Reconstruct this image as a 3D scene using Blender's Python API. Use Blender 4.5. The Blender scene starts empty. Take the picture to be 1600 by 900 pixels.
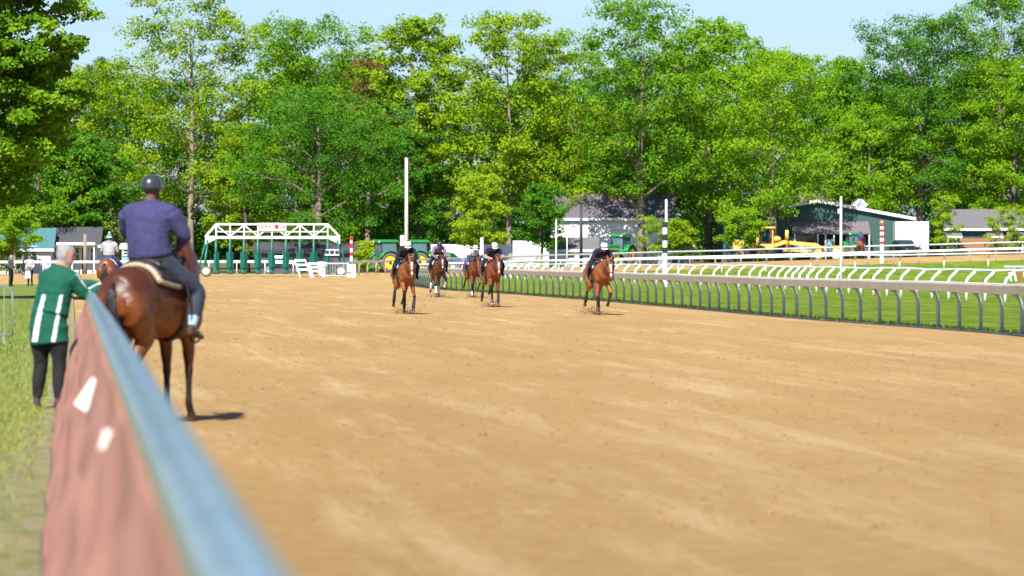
import bpy, bmesh, math, random
import numpy as np
from mathutils import Vector, Matrix, Quaternion, kdtree
R = math.radians
random.seed(7)
RNG = np.random.default_rng(11)
scene = bpy.context.scene
C = scene.collection

# ------------------------------------------------------------------ camera, sky, sun, exposure
CAM_H, FPX, HOR = 1.70, 7000.0, 400.0      # eye height (m), focal length in photo pixels, horizon row
cd = bpy.data.cameras.new('camera'); cam = bpy.data.objects.new('camera', cd); C.objects.link(cam)
cd.sensor_width = 36.0; cd.lens = FPX / 1600 * 36
cd.clip_start = 0.1; cd.clip_end = 6000
cam.location = (0, 0, CAM_H); cam.rotation_euler = (math.pi/2 - math.atan((450-HOR)/FPX), 0, 0)
cd.dof.use_dof = True; cd.dof.focus_distance = 135; cd.dof.aperture_fstop = 3.6
scene.camera = cam
w = bpy.data.worlds.new('World'); scene.world = w; w.use_nodes = True
SUN_EL, SUN_AZ = R(45), math.atan2(-0.24, -0.97)
nt = w.node_tree; bg = nt.nodes['Background']
sky = nt.nodes.new('ShaderNodeTexSky'); sky.sky_type = 'NISHITA'; sky.sun_disc = False
sky.sun_elevation = SUN_EL; sky.sun_rotation = SUN_AZ
sky.air_density = 1.0; sky.dust_density = 0.6; sky.ozone_density = 1.6; sky.altitude = 100
tint = nt.nodes.new('ShaderNodeMix'); tint.data_type = 'RGBA'; tint.blend_type = 'MULTIPLY'; tint.inputs[0].default_value = 1.0
tint.inputs[7].default_value = (0.79, 0.93, 1.24, 1)      # camera white balance: a cool clear sky
nt.links.new(sky.outputs[0], tint.inputs[6]); nt.links.new(tint.outputs[2], bg.inputs[0]); bg.inputs[1].default_value = 0.066
sd = bpy.data.lights.new('sun', 'SUN'); sd.energy = 5.0; sd.angle = R(0.5); sd.color = (1.0, 0.955, 0.88)
sun = bpy.data.objects.new('sun', sd); C.objects.link(sun); sun.location = (-40, -60, 90)
_d = Vector((math.sin(SUN_AZ)*math.cos(SUN_EL), math.cos(SUN_AZ)*math.cos(SUN_EL), math.sin(SUN_EL)))
sun.rotation_euler = _d.to_track_quat('Z', 'Y').to_euler()
vs = scene.view_settings
vs.view_transform = 'Standard'; vs.look = 'None'; vs.exposure = 0.85; vs.gamma = 1.0; vs.use_curve_mapping = False
scene.cycles.max_bounces = 6; scene.cycles.transparent_max_bounces = 8
scene.cycles.use_denoising = True

# ------------------------------------------------------------------ geometry of the place
def sst(a, b, v):
    t = min(1, max(0, (v-a)/(b-a))); return t*t*(3-2*t)
def E(X, Z):                                # ground height: the far turn is banked, higher to the right
    if Z < 300: return 0.0
    x = X / Z * FPX + 800
    B = 0.12 + max(0, min(1600, x) - 520) * 0.00165
    return B * sst(326, 402, Z)
def PX(x, Z): return (x-800) * Z / FPX
def PZ(y, Z): return CAM_H - (y-HOR) * Z / FPX
def G(x, Z, h=0.0):
    X = PX(x, Z); return Vector((X, Z, E(X, Z) + h))
def ground_Z(y): return FPX * CAM_H / (y-HOR)
def fence_X(Z): return -0.39 - 0.0986*(Z-6.3)

# ------------------------------------------------------------------ helpers
def tag(o, label=None, cat=None, group=None, kind=None):
    if label: o['label'] = label
    if cat: o['category'] = cat
    if group: o['group'] = group
    if kind: o['kind'] = kind
    return o
def empty(name, loc=(0,0,0), rz=0.0, label=None, cat=None, group=None, scale=1.0):
    o = bpy.data.objects.new(name, None); C.objects.link(o); o.empty_display_size = 0.2
    o.location = loc; o.rotation_euler = (0, 0, rz); o.scale = (scale,)*3
    return tag(o, label, cat, group)
def link(name, me, m=None, parent=None):
    o = bpy.data.objects.new(name, me); C.objects.link(o)
    if m is not None and len(me.materials) == 0: me.materials.append(m)
    if parent is not None: o.parent = parent
    return o
def inst(o, parent=None, loc=None, rot=None, name=None):
    c = o.copy(); C.objects.link(c)
    if name: c.name = name
    if parent is not None: c.parent = parent
    if loc is not None: c.location = loc
    if rot is not None: c.rotation_euler = rot
    return c
def copy_tree(o, parent=None):
    c = o.copy(); C.objects.link(c); c.parent = parent
    for ch in list(o.children): copy_tree(ch, c)
    return c

class MB:
    def __init__(s): s.v = []; s.f = []; s.mi = []; s.cur = 0
    def add(s, vs, fs):
        b = len(s.v); s.v += [tuple(q) for q in vs]
        for f in fs: s.f.append(tuple(i+b for i in f)); s.mi.append(s.cur)
        return s
    def box(s, c, d, rot=None, taper=1.0):
        hx, hy, hz = d[0]/2, d[1]/2, d[2]/2
        vs = [Vector((x*(taper if z > 0 else 1), y*(taper if z > 0 else 1), z)) for x in (-hx, hx) for y in (-hy, hy) for z in (-hz, hz)]
        if rot is not None:
            M = rot if isinstance(rot, Matrix) else Matrix.Rotation(rot, 3, 'Z')
            vs = [M @ q for q in vs]
        c = Vector(c)
        return s.add([q+c for q in vs], [(0,1,3,2),(4,6,7,5),(0,4,5,1),(2,3,7,6),(0,2,6,4),(1,5,7,3)])
    def bbox(s, x0, x1, y0, y1, z0, z1): return s.box(((x0+x1)/2, (y0+y1)/2, (z0+z1)/2), (abs(x1-x0), abs(y1-y0), abs(z1-z0)))
    def tube(s, pts, r, n=8, cap=True, side=None):
        pts = [Vector(p) for p in pts]; m = len(pts)
        rs = r if isinstance(r, (list, tuple)) else [r]*m
        ref = Vector(side) if side else None
        vs = []; fs = []
        prev = None
        for i in range(m):
            t = (pts[min(i+1, m-1)] - pts[max(i-1, 0)]).normalized()
            if ref is not None: a = ref - t*ref.dot(t)
            elif prev is None:
                u = Vector((0,0,1)) if abs(t.z) < .9 else Vector((1,0,0)); a = u.cross(t)
            else: a = prev - t*prev.dot(t)
            a.normalize(); prev = a; b = t.cross(a)
            ra, rb = rs[i] if isinstance(rs[i], (list, tuple)) else (rs[i], rs[i])
            for k in range(n):
                q = 2*math.pi*k/n; vs.append(pts[i] + a*(math.cos(q)*ra) + b*(math.sin(q)*rb))
        for i in range(m-1):
            for k in range(n):
                k2 = (k+1) % n; fs.append((i*n+k, i*n+k2, (i+1)*n+k2, (i+1)*n+k))
        if cap: fs.append(tuple(range(n-1, -1, -1))); fs.append(tuple((m-1)*n+k for k in range(n)))
        return s.add(vs, fs)
    def bar(s, a, b, wd, th, up=(0,0,1)):
        a = Vector(a); b = Vector(b); t = (b-a).normalized(); u = Vector(up); u = (u - t*u.dot(t))
        if u.length < 1e-4: u = Vector((1,0,0)) - t*t.x
        u.normalize(); sd = t.cross(u)
        vs = [p + sd*(sx*wd/2) + u*(su*th/2) for p in (a, b) for sx in (-1,1) for su in (-1,1)]
        return s.add(vs, [(0,1,3,2),(4,6,7,5),(0,4,5,1),(2,3,7,6),(0,2,6,4),(1,5,7,3)])
    def lathe(s, prof, c=(0,0,0), n=16, M=None, sc=(1,1,1), ring=False):
        if ring: prof = list(prof) + [prof[0]]
        vs = []; fs = []; c = Vector(c); m = len(prof)
        for r, z in prof:
            for k in range(n):
                q = 2*math.pi*k/n; p = Vector((r*math.cos(q)*sc[0], r*math.sin(q)*sc[1], z*sc[2]))
                if M is not None: p = M @ p
                vs.append(p+c)
        for i in range(m-1):
            for k in range(n): fs.append((i*n+k, i*n+(k+1)%n, (i+1)*n+(k+1)%n, (i+1)*n+k))
        if not ring: fs.append(tuple(range(n-1,-1,-1))); fs.append(tuple((m-1)*n+k for k in range(n)))
        return s.add(vs, fs)
    def ball(s, c, r, n=10, M=None):
        rr = r if isinstance(r, (list, tuple)) else (r, r, r)
        return s.lathe([(math.sin(math.pi*(i+.02)/(n*1.0+.04)), -math.cos(math.pi*(i+.02)/(n+.04))) for i in range(n+1)], c, n+2, M, rr)
    def prism(s, poly, y0, y1, ax='y'):
        n = len(poly)
        def P(a, b, h): return {'y': (a, h, b), 'x': (h, a, b), 'z': (a, b, h)}[ax]
        return s.add([P(a, b, y0) for a, b in poly] + [P(a, b, y1) for a, b in poly],
                     [tuple(range(n)), tuple(range(2*n-1, n-1, -1))] + [(i, i+n, (i+1)%n+n, (i+1)%n) for i in range(n)])
    def mesh(s, name, smooth=False):
        me = bpy.data.meshes.new(name); me.from_pydata([tuple(q) for q in s.v], [], s.f)
        bm = bmesh.new(); bm.from_mesh(me); bmesh.ops.recalc_face_normals(bm, faces=bm.faces)
        bm.to_mesh(me); bm.free()
        if any(s.mi): me.polygons.foreach_set('material_index', s.mi)
        if smooth: me.polygons.foreach_set('use_smooth', [True]*len(me.polygons))
        me.update(); return me
    def build(s, name, m=None, parent=None, smooth=False, bevel=0):
        me = s.mesh(name, smooth)
        for q in (m if isinstance(m, (list, tuple)) else [m]): me.materials.append(q)
        o = link(name, me, None, parent)
        if bevel:
            b = o.modifiers.new('bevel', 'BEVEL'); b.width = bevel; b.segments = 2; b.limit_method = 'ANGLE'
        return o

# ------------------------------------------------------------------ materials
def _n(m, t): return m.node_tree.nodes.new(t)
def mat(name, col, rough=.6, metal=0.0, var=.12, vscale=3.0, bump=0.0, bscale=40.0, coat=0.0, col2=None, spec=.5, stretch=None):
    m = bpy.data.materials.new(name); m.use_nodes = True; t = m.node_tree; L = t.links
    b = t.nodes['Principled BSDF']; b.inputs['Roughness'].default_value = rough; b.inputs['Metallic'].default_value = metal
    b.inputs['Coat Weight'].default_value = coat; b.inputs['Specular IOR Level'].default_value = spec
    tc = _n(m, 'ShaderNodeTexCoord'); src = tc.outputs['Object']
    if stretch:
        mp = _n(m, 'ShaderNodeMapping'); mp.inputs['Scale'].default_value = stretch; L.new(src, mp.inputs[0]); src = mp.outputs[0]
    nz = _n(m, 'ShaderNodeTexNoise'); nz.inputs['Scale'].default_value = vscale; nz.inputs['Detail'].default_value = 6; nz.inputs['Roughness'].default_value = .65
    L.new(src, nz.inputs['Vector'])
    mx = _n(m, 'ShaderNodeMix'); mx.data_type = 'RGBA'
    c2 = col2 or [min(1, c*(1+var)) for c in col]; c1 = col if col2 else [c*(1-var) for c in col]
    mx.inputs[6].default_value = (*c1, 1); mx.inputs[7].default_value = (*c2, 1)
    rp = _n(m, 'ShaderNodeMapRange'); rp.inputs[1].default_value = .3; rp.inputs[2].default_value = .7
    L.new(nz.outputs[0], rp.inputs[0]); L.new(rp.outputs[0], mx.inputs[0]); L.new(mx.outputs[2], b.inputs['Base Color'])
    if bump:
        n2 = _n(m, 'ShaderNodeTexNoise'); n2.inputs['Scale'].default_value = bscale; n2.inputs['Detail'].default_value = 4
        L.new(src, n2.inputs['Vector'])
        bp = _n(m, 'ShaderNodeBump'); bp.inputs['Strength'].default_value = bump; bp.inputs['Distance'].default_value = .05
        L.new(n2.outputs[0], bp.inputs['Height']); L.new(bp.outputs[0], b.inputs['Normal'])
    return m
def attr_mat(name, rough=.6, spec=.4, sheen=0.0, var=.12, vscale=9.0, bump=.0, bscale=60):
    m = mat(name, (1,1,1), rough, 0, var, vscale, bump, bscale, spec=spec)
    t = m.node_tree; b = t.nodes['Principled BSDF']; L = t.links
    at = _n(m, 'ShaderNodeAttribute'); at.attribute_name = 'Col'
    mx = _n(m, 'ShaderNodeMix'); mx.data_type = 'RGBA'; mx.blend_type = 'MULTIPLY'; mx.inputs[0].default_value = 1
    old = b.inputs['Base Color'].links[0].from_socket
    L.new(at.outputs['Color'], mx.inputs[6]); L.new(old, mx.inputs[7]); L.new(mx.outputs[2], b.inputs['Base Color'])
    b.inputs['Sheen Weight'].default_value = sheen; b.inputs['Sheen Roughness'].default_value = .4
    return m
def leaf_mat(name, ca, cb, trans=.30):
    m = bpy.data.materials.new(name); m.use_nodes = True; t = m.node_tree; L = t.links
    b = t.nodes['Principled BSDF']; b.inputs['Roughness'].default_value = .6; b.inputs['Specular IOR Level'].default_value = .15
    at = _n(m, 'ShaderNodeAttribute'); at.attribute_name = 'v'
    mx = _n(m, 'ShaderNodeMix'); mx.data_type = 'RGBA'; mx.inputs[6].default_value = (*ca, 1); mx.inputs[7].default_value = (*cb, 1)
    L.new(at.outputs['Fac'], mx.inputs[0]); L.new(mx.outputs[2], b.inputs['Base Color'])
    tr = _n(m, 'ShaderNodeBsdfTranslucent'); ms = _n(m, 'ShaderNodeMixShader'); ms.inputs[0].default_value = trans
    g = _n(m, 'ShaderNodeMix'); g.data_type = 'RGBA'; g.blend_type = 'MULTIPLY'; g.inputs[0].default_value = 1; g.inputs[7].default_value = (1.5, 1.45, .6, 1)
    L.new(mx.outputs[2], g.inputs[6]); L.new(g.outputs[2], tr.inputs[0])
    L.new(b.outputs[0], ms.inputs[1]); L.new(tr.outputs[0], ms.inputs[2])
    L.new(ms.outputs[0], t.nodes['Material Output'].inputs[0])
    return m
def glass_mat(name, col=(.03,.05,.06), rough=.06):
    m = mat(name, col, rough, 0, .3, .8, spec=.8); return m

M = {}
M['white'] = mat('white_paint', (.78,.78,.76), .35, var=.05, vscale=2.0, bump=.05)
M['white_rail'] = mat('white_rail_plastic', (.80,.81,.80), .3, var=.06, vscale=1.2)
M['grey_rail'] = mat('galvanised_rail', (.50,.53,.54), .38, .3, var=.1, vscale=.6)
M['post_metal'] = mat('post_galvanised', (.36,.38,.37), .45, .2, var=.2, vscale=4)
M['taupe'] = mat('dirt_splashed_cover', (.33,.29,.23), .7, var=.15, vscale=1.5, bump=.2, col2=(.42,.37,.30))
M['tan_post'] = mat('rust_tan_post', (.42,.30,.20), .7)
M['black'] = mat('black_rubber', (.018,.018,.018), .7, var=.3)
M['dark_metal'] = mat('dark_metal', (.05,.05,.055), .5, .4)
M['steel'] = mat('bright_steel', (.62,.64,.66), .3, .8)
M['gate_green'] = mat('gate_green_paint', (.012,.14,.105), .4, var=.18, vscale=2.5)
M['gate_pad'] = mat('gate_dark_pad', (.012,.05,.045), .75, var=.25)
M['jd_green'] = mat('tractor_green_paint', (.02,.26,.06), .3, var=.1, coat=.4)
M['jd_yellow'] = mat('tractor_yellow_paint', (.80,.58,.02), .35, var=.1, coat=.3)
M['grader_yellow'] = mat('grader_yellow_paint', (.78,.48,.09), .45, var=.15, vscale=2)
M['tyre'] = mat('dusty_tyre', (.13,.12,.105), .85, var=.25, vscale=4)
M['glass'] = glass_mat('dark_glass')
M['cab_glass'] = glass_mat('cab_glass', (.09,.16,.17), .08)
M['red'] = mat('red_paint', (.62,.03,.04), .4)
M['gold'] = mat('gold_ball', (.42,.28,.13), .35, .6)
M['bark'] = mat('bark', (.16,.125,.095), .9, var=.35, vscale=2.0, bump=.7, bscale=12, stretch=(4,4,1))
M['bark_pale'] = mat('pale_bark', (.26,.205,.15), .9, var=.3, vscale=2.0, bump=.7, bscale=12, stretch=(4,4,1))
M['wood_pole'] = mat('weathered_pole', (.60,.57,.53), .8, var=.1, stretch=(3,3,.5))
M['horse'] = attr_mat('horse_coat', .42, .35, .0, .22, 5.0, .12, 9)
M['hair'] = mat('horse_hair', (.012,.009,.008), .45, var=.4, vscale=20)
M['cloth'] = attr_mat('clothing_and_skin', .8, .2, .05, .12, 9.0, .55, 11)
M['leather'] = mat('dark_leather', (.025,.017,.013), .5, var=.3)
M['helmet_white'] = mat('white_helmet', (.8,.8,.8), .35, var=.03)
M['helmet_dark'] = mat('dark_helmet', (.035,.04,.05), .28, var=.2, coat=.3)
M['goggle'] = mat('goggle_band', (.02,.02,.03), .3)
M['fleece'] = mat('tan_fleece_pad', (.47,.38,.25), .95, var=.15, bump=.6, bscale=60)
M['cloth_white'] = mat('white_saddle_cloth', (.75,.75,.74), .8, var=.06)
M['cloth_blue'] = mat('pale_blue_cloth', (.28,.55,.66), .8)
M['wrap_blue'] = mat('dark_leg_wrap', (.022,.024,.04), .85)
M['wrap_white'] = mat('white_leg_wrap', (.7,.7,.68), .85)
# ------------------------------------------------------------------ ground, track, turf, lawn
def sheet(name, rows, m, off):
    """rows: list of (Z, [X...]) with equal column counts; follows the ground height"""
    nc = len(rows[0][1]); v = []; f = []
    for Z, xs in rows:
        for X in xs: v.append((X, Z, E(X, Z) + off))
    for i in range(len(rows)-1):
        for k in range(nc-1): f.append((i*nc+k, i*nc+k+1, (i+1)*nc+k+1, (i+1)*nc+k))
    me = bpy.data.meshes.new(name); me.from_pydata(v, [], f); me.polygons.foreach_set('use_smooth', [True]*len(f))
    o = link(name, me, m); tag(o, kind='structure'); return o
def zrows(a, b):
    z = a; out = [a]
    while z < b:
        z += 1.5 if 310 < z < 420 else (3 if z < 310 else 25); out.append(min(z, b))
    return out
def interp(path, Z):
    for (z0, x0), (z1, x1) in zip(path, path[1:]):
        if z0 <= Z <= z1: return x0 + (x1-x0)*(Z-z0)/(z1-z0)
    return path[-1][1] if Z > path[-1][0] else path[0][1]

def ground_material(name, kind):
    m = bpy.data.materials.new(name); m.use_nodes = True; t = m.node_tree; L = t.links
    b = t.nodes['Principled BSDF']; b.inputs['Roughness'].default_value = .95; b.inputs['Specular IOR Level'].default_value = .15
    tc = _n(m, 'ShaderNodeTexCoord'); rot = _n(m, 'ShaderNodeMapping'); rot.inputs['Rotation'].default_value = (0, 0, R(-5.6)); L.new(tc.outputs['Object'], rot.inputs[0])
    def noise(scale, st=(1,1,1), det=5, rough=.6, lo=.35, hi=.65):
        mp = _n(m, 'ShaderNodeMapping'); mp.inputs['Scale'].default_value = st; L.new(rot.outputs[0], mp.inputs[0])
        n = _n(m, 'ShaderNodeTexNoise'); n.inputs['Scale'].default_value = scale; n.inputs['Detail'].default_value = det; n.inputs['Roughness'].default_value = rough
        L.new(mp.outputs[0], n.inputs['Vector'])
        r = _n(m, 'ShaderNodeMapRange'); r.inputs[1].default_value = lo; r.inputs[2].default_value = hi; L.new(n.outputs[0], r.inputs[0]); return r.outputs[0]
    def mixc(fac, a, c, blend='MIX'):
        x = _n(m, 'ShaderNodeMix'); x.data_type = 'RGBA'; x.blend_type = blend
        if isinstance(fac, (int, float)): x.inputs[0].default_value = fac
        else: L.new(fac, x.inputs[0])
        for k, q in ((6, a), (7, c)):
            if isinstance(q, tuple): x.inputs[k].default_value = (*q, 1)
            else: L.new(q, x.inputs[k])
        return x.outputs[2]
    def mul(a, k):
        x = _n(m, 'ShaderNodeMath'); x.operation = 'MULTIPLY'; L.new(a, x.inputs[0])
        if isinstance(k, (int, float)): x.inputs[1].default_value = k
        else: L.new(k, x.inputs[1])
        return x.outputs[0]
    if kind == 'dirt':
        base = mixc(noise(.22, (1,.35,1)), (.375,.230,.082), (.44,.278,.104))
        base = mixc(mul(noise(.8, (1.3,.07,1), 9, .8, .50, .68), .6), base, (.68,.50,.27))        # dry strips left by the harrow, along the track
        base = mixc(mul(noise(3.2, (1.3,1,1), 9, .8, .49, .66), .6), base, (.60,.42,.20))
        base = mixc(mul(noise(8.0, (1.2,1,1), 9, .8, .53, .68), .55), base, (.32,.18,.058))
        base = mixc(mul(noise(24.0, (1,1,1), 4, .7, .57, .7), .5), base, (.29,.16,.055))
        h = noise(9.0, (1.2,1,1), 9, .8, .2, .8); bs, bdist = .7, .05
    elif kind == 'turf':
        base = mixc(noise(.35, (1,.3,1), 3, .5, .4, .6), (.13,.255,.008), (.21,.315,.014))
        base = mixc(mul(noise(1.1, (1,.2,1), 4, .6, .47, .58), .75), base, (.36,.42,.05))
        base = mixc(mul(noise(1.7, (1,.12,1), 4, .6, .5, .62), .55), base, (.10,.21,.006))
        base = mixc(mul(noise(14, (1,1,1), 5, .7, .5, .75), .6), base, (.08,.165,.006))
        h = noise(25.0, (1,1,1), 6, .7, .2, .8); bs, bdist = 1.0, .08
    elif kind == 'lawn':
        base = mixc(noise(.6, (1,.5,1)), (.165,.245,.035), (.245,.30,.055))
        base = mixc(mul(noise(9, (1,1,1), 5, .7, .5, .7), .6), base, (.34,.36,.12))
        sx = _n(m, 'ShaderNodeSeparateXYZ'); L.new(rot.outputs[0], sx.inputs[0])
        wr = _n(m, 'ShaderNodeMapRange'); wr.inputs[1].default_value = -1.0; wr.inputs[2].default_value = -.55; L.new(sx.outputs[0], wr.inputs[0])
        base = mixc(mul(noise(6, (1,1,1), 6, .7, .34, .64), wr.outputs[0]), base, (.60,.48,.32))    # worn sandy strip beside the fence
        h = noise(30.0, (1,1,1), 6, .7, .2, .8); bs, bdist = 1.0, .06
    else:
        base = mixc(noise(.08), (.10,.12,.03), (.20,.17,.09)); base = mixc(mul(noise(2.0), .5), base, (.06,.09,.02))
        h = noise(8.0, (1,1,1), 6, .7, .2, .8); bs, bdist = .8, .1
    L.new(base, b.inputs['Base Color'])
    bp = _n(m, 'ShaderNodeBump'); bp.inputs['Strength'].default_value = bs; bp.inputs['Distance'].default_value = bdist
    L.new(h, bp.inputs['Height']); L.new(bp.outputs[0], b.inputs['Normal'])
    return m

gm = ground_material('rough_ground', 'far')
xs = [-2500,-900,-300] + list(range(-120, 141, 4)) + [300, 900, 2500]
sheet('ground', [(Z, xs) for Z in [-60,-20]+zrows(2, 420)+[450,500,600,900,1600,3500]], gm, -.05)
# main dirt track: left edge runs along the near fence, then opens into the chute behind the gate
def left_edge(Z):
    return fence_X(Z) - .1 if Z < 255 else fence_X(Z) - .1 - sst(255, 285, Z)*70
rows = []
for Z in zrows(2, 399):
    l = left_edge(Z); rr = 120 if Z > 60 else 22 + Z
    rows.append((Z, [l + (rr-l)*(k/60) for k in range(61)]))
sheet('dirt_track', rows, ground_material('harrowed_dirt', 'dirt'), 0.0)
# inner rail of the dirt track in (pixel column, distance) -> plan
DIRT_RAIL = [(1720,84),(1600,95),(1420,107.5),(1250,121.5),(1060,147.6),(920,173),(790,201.7),(700,222),(657,246),(636,270),(628,294),(634,317),(655,334),(700,347),(800,357),(1000,364),(1250,369),(1500,373),(1720,375)]
WHITE_RAIL = [(1760,148),(1660,154),(1567,163),(1400,186),(1274,211),(1215,229),(1158,243),(1089,256),(1000,275),(900,297),(830,314),(786,330),(786,340),(840,347),(960,352),(1150,356),(1500,360),(1720,362)]
OUTER_RAIL = [(497,352),(545,366),(620,382),(700,393),(800,400),(1000,405),(1300,408),(1720,410)]
BACK_RAIL = [(-120,372),(100,377),(320,384),(480,388)]
def plan(path, step):
    """smooth plan curve through the points, resampled at equal steps"""
    P = [Vector((PX(x, Z), Z, 0)) for x, Z in path]; D = []
    for i in range(len(P)-1):
        p0, p1, p2, p3 = P[max(i-1,0)], P[i], P[i+1], P[min(i+2,len(P)-1)]
        for k in range(40):
            t = k/40
            D.append(.5*((2*p1)+(p2-p0)*t+(2*p0-5*p1+4*p2-p3)*t*t+(3*p1-p0-3*p2+p3)*t**3))
    D.append(P[-1]); out = [D[0]]; acc = 0
    for a, b in zip(D, D[1:]):
        d = (b-a).length
        while acc + d >= step:
            q = (step-acc)/d; a = a + (b-a)*q; out.append(a.copy()); d = (b-a).length; acc = 0
        acc += d
    for p in out: p.z = E(p.x, p.y)
    return out
# turf inside the inner rail
tr = plan(DIRT_RAIL, 1.0)
zt = sorted([(p.y, p.x+.12) for p in tr])
zs = np.array([a for a, b in zt]); xl = np.array([b for a, b in zt])
rows = []
for Z in zrows(84.5, 374.5):
    l = float(np.interp(Z, zs, xl)); rr = max(l+2, PX(2600, Z))
    rows.append((Z, [l + (rr-l)*(k/50)**1.4 for k in range(51)]))
sheet('turf_course', rows, ground_material('mown_turf', 'turf'), .03)
rows = []
for Z in zrows(1, 262):
    l = fence_X(Z) - .12; rows.append((Z, [l - 90*(k/40)**2 for k in range(41)][::-1]))
sheet('lawn', rows, ground_material('dry_lawn', 'lawn'), .05)

def soup(name, v, f3, m, vals=None, label=None, cat=None, kind=None, parent=None):
    """fast triangle/quad soup from arrays; f3 (n,k)"""
    me = bpy.data.meshes.new(name); n, k = f3.shape
    me.vertices.add(len(v)); me.vertices.foreach_set('co', np.asarray(v, np.float32).ravel())
    me.loops.add(n*k); me.loops.foreach_set('vertex_index', f3.astype(np.int32).ravel())
    me.polygons.add(n); me.polygons.foreach_set('loop_start', np.arange(0, n*k, k, dtype=np.int32))
    me.update(calc_edges=True)
    if vals is not None:
        a = me.attributes.new('v', 'FLOAT', 'FACE'); a.data.foreach_set('value', np.asarray(vals, np.float32))
    o = link(name, me, m, parent); tag(o, label, cat, kind=kind); return o
def blades(name, pts, h, wd, m, label, cat='grass', lean=.5):
    n = len(pts); a = RNG.uniform(0, 2*np.pi, n); hh = h*RNG.uniform(.5, 1.2, n)
    dx = np.stack([np.cos(a), np.sin(a), np.zeros(n)], 1)*(wd/2)
    tip = pts + np.stack([RNG.normal(0, lean, n)*hh, RNG.normal(0, lean, n)*hh, hh], 1)
    v = np.stack([pts-dx, pts+dx, tip], 1).reshape(-1, 3)
    return soup(name, v, np.arange(3*n).reshape(-1, 3), m, RNG.uniform(0, 1, n), label, cat, 'stuff')
M['blade'] = leaf_mat('grass_blade', (.14,.22,.025), (.38,.38,.12), .25)
M['blade_turf'] = leaf_mat('turf_blade', (.08,.17,.01), (.2,.29,.03), .25)
n = 90000; Z = 15 + 165*RNG.uniform(0,1,n)**1.7; d = RNG.uniform(0.0, 1, n)**1.2*(.35+Z*.035)
keep = RNG.uniform(0,1,n) < np.clip((d-.25)/.7 + (Z-26)/25, .06, 1)*np.clip((180-Z)/90, 0, 1)
Z = Z[keep]; d = d[keep]; X = -0.39-.0986*(Z-6.3) - .5 - d
blades('grass', np.stack([X, Z, np.full(len(Z), .05)], 1), .065, .011, M['blade'], 'short dry grass tufts along the worn strip beside the near fence')
pts = []
for p, q in zip(tr, tr[1:]):
    if p.y > 260: break
    t = (q-p).normalized(); s = Vector((t.y, -t.x, 0))
    for k in range(60):
        o = p + (q-p)*random.random() + s*(random.gauss(.25, .18) if t.y > 0 else 0); pts.append((o.x, o.y, E(o.x, o.y)+.02))
blades('grass', np.array(pts), .10, .03, M['blade_turf'], 'uneven grass fringe at the foot of the inner rail posts')

# loose clods, coloured dark to stand in for shaded hoof dimples in the dirt
n = 16000; Z = 28 + 176*RNG.uniform(0,1,n)**1.5; X = fence_X(Z) + .6 + RNG.uniform(0,1,n)*(np.interp(Z, [0,84,202,222], [20,9.2,-.4,-3.3]) - fence_X(Z) - 1)
sz = RNG.gamma(1.6, .0038, n)+.004
oc = np.array([(1,0,0),(-1,0,0),(0,1,0),(0,-1,0),(0,0,.7),(0,0,-.7)], float); of = np.array([(0,2,4),(2,1,4),(1,3,4),(3,0,4),(2,0,5),(1,2,5),(3,1,5),(0,3,5)])
v = (oc[None]*sz[:,None,None]*RNG.uniform(.6,1.3,(n,6,3)) + np.stack([X, Z, np.full(n, .004)], 1)[:,None]).reshape(-1,3)
f = (of[None] + (np.arange(n)*6)[:,None,None]).reshape(-1,3)
soup('dirt', v, f, mat('dimple_clods', (.29,.17,.062), .95, var=.3), None, 'small loose clods, darkened to stand in for shaded hoof dimples on the harrowed track', 'dirt', 'stuff')

# ------------------------------------------------------------------ rails
def sweep(mb, pts, prof, lat_sign, z0, mats_idx=None, jit=None):
    """sweep a closed profile [(lateral, height)] along plan points"""
    m = len(prof); vs = []; fs = []
    for i, p in enumerate(pts):
        t = (pts[min(i+1,len(pts)-1)] - pts[max(i-1,0)]); t.z = 0; t.normalize(); s = Vector((t.y, -t.x, 0))*lat_sign
        for a, h in prof: vs.append(p + s*a + Vector((0,0,h+z0 + (jit[i] if jit else 0))))
    for i in range(len(pts)-1):
        for k in range(m): fs.append((i*m+k, i*m+(k+1)%m, (i+1)*m+(k+1)%m, (i+1)*m+k))
    b = len(mb.v); mb.v += [tuple(q) for q in vs]
    for j, f_ in enumerate(fs):
        mb.f.append(tuple(q+b for q in f_)); mb.mi.append(mats_idx[j % m] if mats_idx else 0)
    mb.f.append(tuple(b+k for k in range(m))); mb.f.append(tuple(b+(len(pts)-1)*m+k for k in reversed(range(m)))); mb.mi += [0, 0]
def rail_fence(name, label, path, spacing, prof, lat, post_pts, post_r, rail_mats, midx, post_mat, seg=4, jit=0.0, cat='fence'):
    P = plan(path, spacing); root = empty(name, P[0], 0, label, cat)
    inv = -Vector(P[0])
    js = [random.gauss(0, jit) for _ in P]
    for i in range(0, len(P)-1, seg):
        q = [p.copy() for p in P[i:i+seg+1]]; jj = js[i:i+seg+1]
        if len(q) < 2: continue
        fine = []; fj = []
        for a, b, ja, jb in zip(q, q[1:], jj, jj[1:]):
            for k in range(3):
                fine.append(a+(b-a)*k/3 + inv); fj.append(ja+(jb-ja)*k/3)
        e = q[-1] + (q[-2]-q[-1])*.008/spacing; fine.append(e+inv); fj.append(jj[-1])
        mb = MB(); sweep(mb, fine, prof, lat, 0, midx, fj)
        mb.build('rail', rail_mats, root)
    first = None
    for i, p in enumerate(P):
        t = (P[min(i+1,len(P)-1)] - P[max(i-1,0)]); ang = math.atan2(t.y, t.x) - math.pi/2
        if first is None:
            mb = MB(); mb.tube([(a*lat, 0, h) for a, h in post_pts], post_r, 8, side=(0,1,0)); first = mb.build('post', post_mat, root, smooth=True); o = first
        else: o = inst(first, root)
        o.location = p + inv; o.rotation_euler = (0, 0, ang); o.scale = (1, 1, 1 + js[i]/1.1)
    return root
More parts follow.
